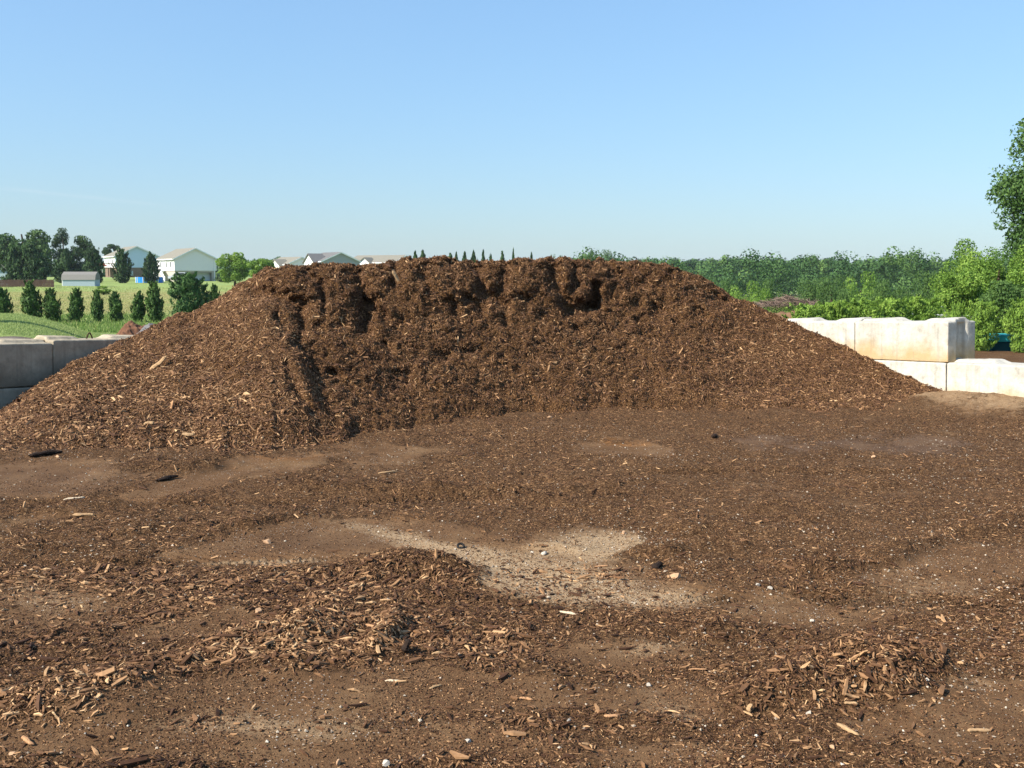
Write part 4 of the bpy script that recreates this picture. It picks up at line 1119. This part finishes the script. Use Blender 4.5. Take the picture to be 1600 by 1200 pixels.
# ------------------------------------------------------------------ fence at the right
def chain_fence():
    A = gpos(1330, 37); B = gpos(1700, 30)
    n = 6; root = empty('chain_link_fence', A)
    tag(root, 'galvanised chain link fence with bent post arms behind the hedge at the right', 'fence')
    d = (B-A); L = Vector((d.x, d.y, 0)).length; ux = Vector((d.x, d.y, 0)).normalized()
    hgt = 1.75
    posts = [A+d*t for t in (0.06, .24, .46, .72, .98)]
    for p in posts:
        q_ = p-A; zt = at_y(1487, 489, p.y).z-A.z
        mb = MB(); mb.tube([(q_.x, q_.y, q_.z-.1), (q_.x, q_.y, zt)], .03, 8)
        mb.tube([(q_.x, q_.y, zt), (q_.x-.20, q_.y-.1, zt+.22)], .016, 6)
        mb.build('post', M['galv'], root)
    z1 = at_y(1487, 492, 34).z-A.z
    mb = MB(); mb.tube([(0, 0, z1), (d.x, d.y, z1)], .02, 6); mb.build('top_rail', M['galv'], root)
    mb = MB(); H0 = z1; low = min(A.z, B.z)-A.z-.1
    step = .12; k = -(H0-low)
    V = []; Fc = []
    def ribbon(a, b):
        i = len(V); e = Vector((0, 0, .0028))
        V.extend([a-e, b-e, b+e, a+e]); Fc.append((i, i+1, i+2, i+3))
    while k < L:
        for sgn in (1, -1):
            a0, a1 = (k, k+(H0-low)) if sgn > 0 else (k+(H0-low), k)
            za, zb = low, H0
            # clip to 0..L
            pa, pb = a0, a1
            def zat(s_): return za+(zb-za)*(s_-a0)/(a1-a0)
            s0, s1 = max(min(a0, a1), 0), min(max(a0, a1), L)
            if s1 > s0: ribbon(ux*s0+Vector((0, 0, zat(s0))), ux*s1+Vector((0, 0, zat(s1))))
        k += step
    me = bpy.data.meshes.new('wire_mesh'); me.from_pydata([tuple(v) for v in V], [], Fc); me.update()
    link('wire_mesh', me, M['galv'], root)
chain_fence()
mb = MB(); p = gpos(1405, 26.0); zt = at_y(1405, 488, 26.0).z
mb.tube([(0, 0, -.1), (0, 0, zt-p.z-.12)], .018, 6); mb.tube([(0, 0, zt-p.z-.12), (-.10, 0, zt-p.z+.02)], .012, 6)
o = mb.build('fence_post', M['galv']); o.location = p; tag(o, 'thin grey post leaning out of the hedge above the big pale block', 'post')
# teal bin between the shrubs
r0 = empty('teal_box', gpos(1572, 24.8)); tag(r0, 'low box with a teal lid and dark sides between the two rounded shrubs', 'box')
mb = MB(); mb.prism([(-.42, 0), (.42, 0), (.36, .26), (-.36, .26)], -.3, .3); mb.build('body', M['teal_dark'], r0)
mb = MB(); mb.prism([(-.40, .262), (.40, .262), (.34, .36), (.2, .42), (-.2, .42), (-.34, .36)], -.34, .34); mb.build('lid', M['teal'], r0)

# ------------------------------------------------------------------ houses
def gable_house(name, pxl, pyb, Y, W, Lh, phi, z_eave, z_ridge, z_sid, z_gnd, wallm, sidem, roofm, basem, label, extra=None):
    P = at_y(pxl, pyb, Y); root = empty(name, (P.x, P.y, z_gnd), phi); tag(root, label, 'house', 'houses behind the field')
    e, r_, s_, b_ = z_eave-z_gnd, z_ridge-z_gnd, z_sid-z_gnd, 0
    # gable wall (thick sheet), side walls, separate parts, so sunlit sides can be coloured paler than gables
    mb = MB(); mb.prism([(0, s_), (W, s_), (W, e), (W/2, r_), (0, e)], 0, .2); mb.build('gable_wall', wallm, root)
    mb = MB(); mb.box(0.0, .2, s_, .2, Lh, e); mb.box(W-.2, .2, s_, W, Lh, e); mb.prism([(.2, s_), (W-.2, s_), (W-.2, e), (W/2, r_-.05), (.2, e)], Lh-.2, Lh); mb.build('side_wall', sidem, root)
    if basem is not None:
        mb = MB(); mb.box(.15, .12, -.5, W-.15, Lh-.15, s_); mb.build('foundation', basem, root)
    o_ = .35; t_ = .16; sl = (r_-e)/(W/2)
    mb = MB(); yo = -.35
    mb.prism([(-o_, e-o_*sl+.01), (W/2, r_+.01), (W/2, r_+t_), (-o_, e-o_*sl+t_)], yo, Lh+.3)
    mb.prism([(W+o_, e-o_*sl+.01), (W/2+.002, r_+.01), (W/2+.002, r_+t_), (W+o_, e-o_*sl+t_)], yo, Lh+.3)
    mb.build('roof', roofm, root)
    mb = MB()
    mb.prism([(-o_, e-o_*sl-.10), (W/2, r_-.10), (W/2, r_+t_*.9), (-o_, e-o_*sl+t_*.9)], yo-.06, yo-.005)
    mb.prism([(W+o_, e-o_*sl-.10), (W/2+.002, r_-.10), (W/2+.002, r_+t_*.9), (W+o_, e-o_*sl+t_*.9)], yo-.06, yo-.005)
    mb.box(-o_-.12, yo, e-o_*sl-.06, -o_-.005, Lh+.3, e-o_*sl+.12)
    mb.build('trim', M['trim'], root)
    return root
def window(root, side, a, z, w, h, W=0):
    """window on the left side (x=0) or the gable front (y=0)"""
    def bx(m, u0, u1, z0, z1, d0, d1):
        if side == 'left': m.box(-d1, u0, z0, -d0, u1, z1)
        else: m.box(u0, -d1, z0, u1, -d0, z1)
    m = MB(); f = .12
    bx(m, a, a+f, z, z+h, .004, .08); bx(m, a+w-f, a+w, z, z+h, .004, .08); bx(m, a+f, a+w-f, z, z+f, .004, .08); bx(m, a+f, a+w-f, z+h-f, z+h, .004, .08)
    fr = m.build('window', M['trim'], root)
    m = MB(); bx(m, a+f, a+w-f, z+f, z+h-f, .004, .04); m.build('pane', M['glass'], fr)
Z = lambda py, Y: at_y(800, py, Y).z
# white house
Y = 200
wh = gable_house('house', 272, 403, Y, 8.3, 11.5, R(35), Z(404, Y), Z(388, Y), Z(423, Y), Z(440.5, Y), M['shade_siding'], M['white_sunlit_siding'], M['roof_tan'], None, 'raised white house with pale gable end, outside stairs and garage door below')
Wd = 8.3; zs = Z(423, Y)-Z(440.5, Y)
mb = MB(); mb.box(.15, .12, -.4, 2.6, 11.3, zs); mb.box(Wd-.9, .12, -.4, Wd-.15, 11.3, zs); mb.box(2.6, 1.5, -.4, Wd-.9, 11.3, zs); mb.box(2.6, .12, zs-.35, Wd-.9, 1.5, zs); mb.build('foundation', M['found'], wh)
mb = MB(); mb.box(4.3, 1.2, .05, Wd-1.0, 1.46, zs-.4); mb.build('garage_door', M['garage'], wh)
mb = MB(); mb.box(Wd-.55, -.16, 0, Wd-.42, -.02, zs+2.3); mb.build('downspout', M['trim'], wh)
for a in (1.6, 4.6, 8.2): window(wh, 'left', a, zs+.55, 1.0, 1.3)
dk = MB(); dk.box(-2.6, 6.5, zs-.15, -.02, 9.6, zs); dkk = dk.build('deck', M['trim'], wh)
for (a, b) in ((-2.55, 6.55), (-2.55, 9.45), (-.4, 6.55)):
    m = MB(); m.box(a, b, -.3, a+.14, b+.14, zs-.15); m.build('post', M['trim'], dkk)
m = MB(); m.box(-2.6, 6.5, zs+.85, -.05, 6.6, zs+.97); m.box(-2.6, 6.6, zs+.85, -2.5, 9.6, zs+.97)
for k in range(14): m.box(-2.58+k*.19, 6.52, zs, -2.54+k*.19, 6.58, zs+.85)
m.build('railing', M['trim'], dkk)
st_ = MB()
for side in (-2.5, -1.2):
    st_.add([(side, 6.5, zs), (side+.14, 6.5, zs), (side+.14, 2.6, -.1), (side, 2.6, -.1), (side, 6.5, zs+.9), (side+.14, 6.5, zs+.9), (side+.14, 2.6, .8), (side, 2.6, .8)], [(0, 3, 2, 1), (4, 5, 6, 7), (0, 1, 5, 4), (1, 2, 6, 5), (2, 3, 7, 6), (3, 0, 4, 7)])
for k in range(11):
    f = k/11; st_.box(-2.34, 6.4-f*3.8, zs*(1-f)-.1, -1.22, 6.4-f*3.8+.32, zs*(1-f)-.04)
st_.build('stairs', M['trim'], wh)
# blue house
Y = 235
bh = gable_house('house', 180, 403, Y, 9.6, 12, R(33), Z(400, Y), Z(385, Y), Z(418, Y), Z(430, Y), M['blue_siding'], M['white_sunlit_siding'], M['roof_tan'], M['brick'], 'light blue house with brown brick foundation and wooden deck, behind two cedars')  # side walls coloured white for the sun on them, gable keeps the blue
zs = Z(418, Y)-Z(430, Y)
for a in (2.0, 6.0): window(bh, 'left', a, zs+.6, 1.1, 1.3)
m = MB(); m.box(-3.2, 2.0, zs-.2, -.02, 7.0, zs); dkk = m.build('deck', M['deck'], bh)
for (a, b) in ((-3.1, 2.1), (-3.1, 6.8), (-1.2, 2.1)):
    m = MB(); m.box(a, b, -.3, a+.16, b+.16, zs-.2); m.build('post', M['deck'], dkk)
m = MB(); m.box(-3.2, 2.0, zs+.9, -.05, 2.1, zs+1.05); m.box(-3.2, 2.1, zs+.9, -3.1, 7.0, zs+1.05)
for k in range(16): m.box(-3.18+k*.2, 2.02, zs, -3.12+k*.2, 2.08, zs+.9)
m.build('railing', M['deck'], dkk)
m = MB(); m.box(2.2, -.9, -.1, 3.6, -.1, 1.0); m.build('utility_box', M['shed_wall'], bh)
# roofs over the crest
def crest_house(pxl, Y, W, Lh, phi, ye, yr, wall, roof, label, wing):
    h_ = gable_house('house', pxl, ye, Y, W, Lh, phi, Z(ye, Y), Z(yr, Y), Z(426, Y)-1, Z(440, Y), wall, M['white_sunlit_siding'], roof, M['brick'], label)
    e = Z(ye, Y)-Z(440, Y)
    # small white front wing with its own gable
    y0, ww, dep, rz = wing
    r_ = empty('front_wing', (0, 0, 0)); r_.parent = h_
    m = MB(); Mx = Matrix(((0, -1, 0, 0), (1, 0, 0, 0), (0, 0, 1, 0), (0, 0, 0, 1)))
    def P(pts, a, b, name, mat):
        mm = MB(); mm.prism(pts, a, b, M=Matrix(((0, 1, 0, 0), (1, 0, 0, 0), (0, 0, 1, 0), (0, 0, 0, 1)))); return mm.build(name, mat, h_)
    P([(y0, 0), (y0+ww, 0), (y0+ww, e-.3), (y0+ww/2, rz), (y0, e-.3)], -dep, -.02, 'wing_wall', M['white_sunlit_siding'])
    sl = (rz-(e-.3))/(ww/2)
    P([(y0-.3, e-.3-.3*sl+.02), (y0+ww/2, rz+.02), (y0+ww/2, rz+.18), (y0-.3, e-.3-.3*sl+.18)], -dep-.3, W*.2, 'wing_roof', roof)
    P([(y0+ww+.3, e-.3-.3*sl+.02), (y0+ww/2+.002, rz+.02), (y0+ww/2+.002, rz+.18), (y0+ww+.3, e-.3-.3*sl+.18)], -dep-.3, W*.2, 'wing_roof', roof)
    bpy.data.objects.remove(r_)
    return h_
crest_house(448, 230, 7.5, 9, R(42), 413, 402, M['shade_siding'], M['roof_tan'], 'tan roofed house with a small white gable, leftmost of those half hidden by the crest', (1.0, 4.2, 1.2, Z(406, 230)-Z(440, 230)))
crest_house(503, 215, 8.6, 8, R(36), 408, 394.5, M['grey_siding'], M['roof_grey'], 'grey gabled house with a bright white front gable, middle one behind the crest', (.8, 5.0, 1.4, Z(397, 215)-Z(440, 215)))
crest_house(615, 225, 8.5, 13, R(60), 410, 399, M['grey_siding'], M['roof_tan'], 'pale roofed house with a tiny white gable, rightmost of those behind the crest', (5.5, 3.6, 1.0, Z(403, 225)-Z(440, 225)))
# far left building
Y = 160
m = MB(); p = gpos(-16, Y); w = 3.4; zt = Z(413, Y)-p.z
root = empty('outbuilding', p, R(6)); tag(root, 'low grey building with flat grey roof at the left edge behind the fence', 'building')
m.box(-w, -2, -.3, w, 2, zt-.7); m.build('wall', M['shed_wall'], root)
m = MB(); m.prism([(-w-.2, zt-.7), (w+.2, zt-.7), (w-.4, zt), (-w+.4, zt)], -2.3, 2.3); m.build('roof', M['shed_roof'], root)
# shed
Y = 148
p = at_y(97, 447.5, Y); root = empty('shed', p, R(6)); tag(root, 'small grey garden shed with a barn shaped roof in the field', 'shed')
zt = Z(424.5, Y)-Z(447.5, Y); ze = Z(437, Y)-Z(447.5, Y); D = 2.6; Ls = 4.55
A = Matrix(((0, 1, 0, 0), (1, 0, 0, 0), (0, 0, 1, 0), (0, 0, 0, 1)))
m = MB(); m.box(0.12, 0, 0, Ls, D, ze); m.build('wall', M['shed_wall'], root)
prof = [(0, ze), (D, ze), (D*.86, ze+(zt-ze)*.6), (D*.5, zt-.06), (D*.14, ze+(zt-ze)*.6)]
m = MB(); m.prism([(0, 0), (D, 0)]+prof[1:]+[(0, ze)], 0, .11, A); m.build('end_wall', M['white_sunlit_siding'], root)  # sunlit end: brightness put into the colour, paler than the long walls
m = MB(); rp = [(-.1, ze-.03), (D*.12, ze+(zt-ze)*.64), (D*.5, zt), (D*.88, ze+(zt-ze)*.64), (D+.1, ze-.03), (D, ze+.003), (0, ze+.003)]
m.prism(rp, -.08, Ls+.1, A); m.build('roof', M['shed_roof'], root)
# brown fence
A_ = at_y(-60, 455, 138); B_ = at_y(85, 455, 138)
root = empty('board_fence', A_); tag(root, 'brown vertical board fence at the left edge below the dark trees', 'fence')
m = MB(); n = 78; Lf = B_.x-A_.x
gg = np.random.default_rng(44)
for k in range(n):
    x0 = Lf*k/n; h_ = Z(437, 138)-Z(455, 138)+gg.uniform(-.04, .04)
    m.box(x0+.01, gg.uniform(-.01, .01), -.1, x0+Lf/n-.012, .03, h_)
m.build('boards', M['fence'], root)
m = MB(); m.box(0, .035, .3, Lf, .1, .4); m.box(0, .035, 1.1, Lf, .1, 1.2); m.build('rail', M['fence'], root)
# pool
Y = 186; c = at_y(234, 443, Y); root = empty('above_ground_pool', c); tag(root, 'round above ground pool with bright blue wall and white uprights', 'pool')
n = 22; rp_ = 2.35; hp = Z(433, Y)-Z(443, Y)
m = MB(); V = [(rp_*math.cos(2*math.pi*k/n), rp_*math.sin(2*math.pi*k/n), z) for z in (0, hp) for k in range(n)]+[((rp_-.1)*math.cos(2*math.pi*k/n), (rp_-.1)*math.sin(2*math.pi*k/n), z) for z in (0, hp) for k in range(n)]
Fc = [(k, (k+1) % n, n+(k+1) % n, n+k) for k in range(n)]+[(2*n+k, 3*n+k, 3*n+(k+1) % n, 2*n+(k+1) % n) for k in range(n)]+[(n+k, n+(k+1) % n, 3*n+(k+1) % n, 3*n+k) for k in range(n)]
m.add(V, Fc); m.build('wall', M['pool_blue'], root)
m = MB(); m.add([((rp_-.1)*math.cos(2*math.pi*k/n), (rp_-.1)*math.sin(2*math.pi*k/n), hp-.15) for k in range(n)], [tuple(range(n))]); m.build('water', M['water'], root)
for k in range(0, n, 2):
    a = 2*math.pi*k/n; m = MB(); x_, y_ = (rp_+.04)*math.cos(a), (rp_+.04)*math.sin(a); m.box(x_-.05, y_-.05, 0, x_+.05, y_+.05, hp+.04); m.build('upright', M['trim'], root)
# white car beside the white house
Y = 193; c = at_y(283, 438, Y); root = empty('parked_car', c, R(8)); tag(root, 'white parked car mostly hidden behind the wide pine, beside the white house', 'car')
prof = [(-2.2, .35), (-2.25, .75), (-1.5, .95), (-.9, 1.45), (.7, 1.48), (1.5, 1.0), (2.2, .9), (2.25, .35)]
m = MB(); m.prism(prof, -.85, .85); m.build('body', M['car'], root)
m = MB(); m.prism([(-1.25, .98), (-.85, 1.36), (.62, 1.39), (1.2, 1.0)], -.86, -.852); m.build('window', M['glass'], root)
for wx_ in (-1.4, 1.4):
    for wy_ in (-.8, .8):
        m = MB(); m.tube([(wx_, wy_-.1, .33), (wx_, wy_+.1, .33)], .33, 14); m.build('wheel', M['black'], root)
# red umbrella
Y = 222; c = at_y(160, 427, Y); root = empty('patio_umbrella', c); tag(root, 'red patio umbrella left of the blue house deck', 'umbrella')
m = MB(); m.tube([(0, 0, 0), (0, 0, 2.1)], .04, 6); m.build('pole', M['trim'], root)
m = MB(); n = 8; V = [(0, 0, 2.4)]+[(1.15*math.cos(k*math.pi/4), 1.15*math.sin(k*math.pi/4), 1.55) for k in range(n)]+[(0, 0, 2.3)]
m.add(V, [(0, 1+k, 1+(k+1) % n) for k in range(n)]+[(9, 1+(k+1) % n, 1+k) for k in range(n)]); m.build('canopy', M['red'], root)

# ------------------------------------------------------------------ sky, sun, camera
SUN_AZ = Vector((-.90, -.43)).normalized(); EL = R(38)
sd = Vector((SUN_AZ.x*math.cos(EL), SUN_AZ.y*math.cos(EL), math.sin(EL)))
w = bpy.data.worlds.new('World'); scene.world = w; w.use_nodes = True
nt_ = w.node_tree; bg = nt_.nodes['Background']
sky = nt_.nodes.new('ShaderNodeTexSky'); sky.sky_type = 'NISHITA'; sky.sun_disc = False
sky.sun_elevation = EL; sky.sun_rotation = math.atan2(sd.x, sd.y)
sky.altitude = 200; sky.air_density = 1.5; sky.dust_density = .5; sky.ozone_density = 6
tn = nt_.nodes.new('ShaderNodeMix'); tn.data_type = 'RGBA'; tn.blend_type = 'MULTIPLY'; tn.inputs[0].default_value = 1
tn.inputs[7].default_value = (.665, .868, 1.10, 1)
gm = nt_.nodes.new('ShaderNodeGamma'); gm.inputs['Gamma'].default_value = .6
nt_.links.new(sky.outputs[0], gm.inputs['Color']); nt_.links.new(gm.outputs[0], tn.inputs[6]); nt_.links.new(tn.outputs[2], bg.inputs['Color']); bg.inputs['Strength'].default_value = .15
L_ = bpy.data.lights.new('sun', 'SUN'); L_.energy = 4.3; L_.angle = R(.5); L_.color = (1, .93, .82)
so = bpy.data.objects.new('sun', L_); COL.objects.link(so)
so.rotation_euler = sd.to_track_quat('Z', 'Y').to_euler()

cam = bpy.data.cameras.new('camera'); cam.sensor_width = 36; cam.lens = 36*F/1600; cam.clip_end = 60000; cam.clip_start = .1
co = bpy.data.objects.new('camera', cam); COL.objects.link(co); co.location = (0, 0, H); co.rotation_euler = (R(90)-PITCH, 0, 0)
scene.camera = co
scene.render.resolution_x = 1024; scene.render.resolution_y = 768
vs = scene.view_settings; vs.view_transform = 'Standard'; vs.look = 'None'; vs.exposure = 1.12; vs.gamma = 1; vs.use_curve_mapping = False
scene.cycles.max_bounces = 6; scene.cycles.diffuse_bounces = 3; scene.cycles.transparent_max_bounces = 6

# ------------------------------------------------------------------ faint vapour trail in the sky (directions, so it stays put from anywhere)
pa, pb = (at_y(-200, 272, 1000)-Vector((0, 0, H))).normalized(), (at_y(470, 345, 1000)-Vector((0, 0, H))).normalized()
nv = pa.cross(pb).normalized(); tv = (pb-pa).normalized()
def wn(t, **k):
    n = nt_.nodes.new(t)
    for a, v in k.items(): setattr(n, a, v)
    return n
tc_ = wn('ShaderNodeTexCoord')
def dotn(v):
    d = wn('ShaderNodeVectorMath', operation='DOT_PRODUCT'); nt_.links.new(tc_.outputs['Generated'], d.inputs[0]); d.inputs[1].default_value = v; return d.outputs['Value']
def wm(op, a, b=0.0, clamp=False):
    m = wn('ShaderNodeMath', operation=op, use_clamp=clamp)
    for k, v in enumerate((a, b)):
        if isinstance(v, (int, float)): m.inputs[k].default_value = v
        else: nt_.links.new(v, m.inputs[k])
    return m.outputs[0]
nz = wn('ShaderNodeTexNoise'); nz.inputs['Scale'].default_value = 22; nz.inputs['Detail'].default_value = 5; nt_.links.new(tc_.outputs['Generated'], nz.inputs['Vector'])
dd_ = wm('ADD', dotn(nv), wm('MULTIPLY', wm('SUBTRACT', nz.outputs['Fac'], .5), .004))
q_ = wm('DIVIDE', dd_, .0016); band = wm('POWER', 2.718, wm('MULTIPLY', wm('MULTIPLY', q_, q_), -1.0))
along_ = dotn(tv); a0_, a1_ = pa.dot(tv), pb.dot(tv)
rng_ = wm('DIVIDE', wm('SUBTRACT', a1_, along_), a1_-a0_, True)
ahead = wm('GREATER_THAN', dotn(tuple((pa+pb).normalized())), .5)
fac = wm('MULTIPLY', wm('MULTIPLY', band, wm('MULTIPLY', rng_, ahead)), wm('MULTIPLY', wm('SUBTRACT', nz.outputs['Fac'], .3, True), .55))
# broad thin haze veil, very slight unevenness
nz2 = wn('ShaderNodeTexNoise'); nz2.inputs['Scale'].default_value = 2.2; nz2.inputs['Detail'].default_value = 5; nt_.links.new(tc_.outputs['Generated'], nz2.inputs['Vector'])
fac = wm('ADD', fac, wm('MULTIPLY', wm('SUBTRACT', nz2.outputs['Fac'], .45, True), .10))
mxw = wn('ShaderNodeMix', data_type='RGBA'); nt_.links.new(fac, mxw.inputs[0]); nt_.links.new(tn.outputs[2], mxw.inputs[6]); mxw.inputs[7].default_value = (2.7, 2.85, 3.0, 1)
nt_.links.new(mxw.outputs[2], bg.inputs['Color'])

# ------------------------------------------------------------------ air
hm = bpy.data.materials.new('haze'); hm.use_nodes = True
hn = hm.node_tree; hn.nodes.remove(hn.nodes['Principled BSDF'])
pv = hn.nodes.new('ShaderNodeVolumePrincipled'); pv.inputs['Color'].default_value = (.80, .90, 1, 1); pv.inputs['Density'].default_value = .00012
hn.links.new(pv.outputs[0], hn.nodes['Material Output'].inputs['Volume'])
mb = MB(); mb.box(-3300, -3300, -32, 3300, 3300, 30)
hz = mb.build('haze', hm); tag(hz, 'thin pale summer haze over the fields and woods', 'haze', kind='stuff')
scene.cycles.volume_bounces = 0
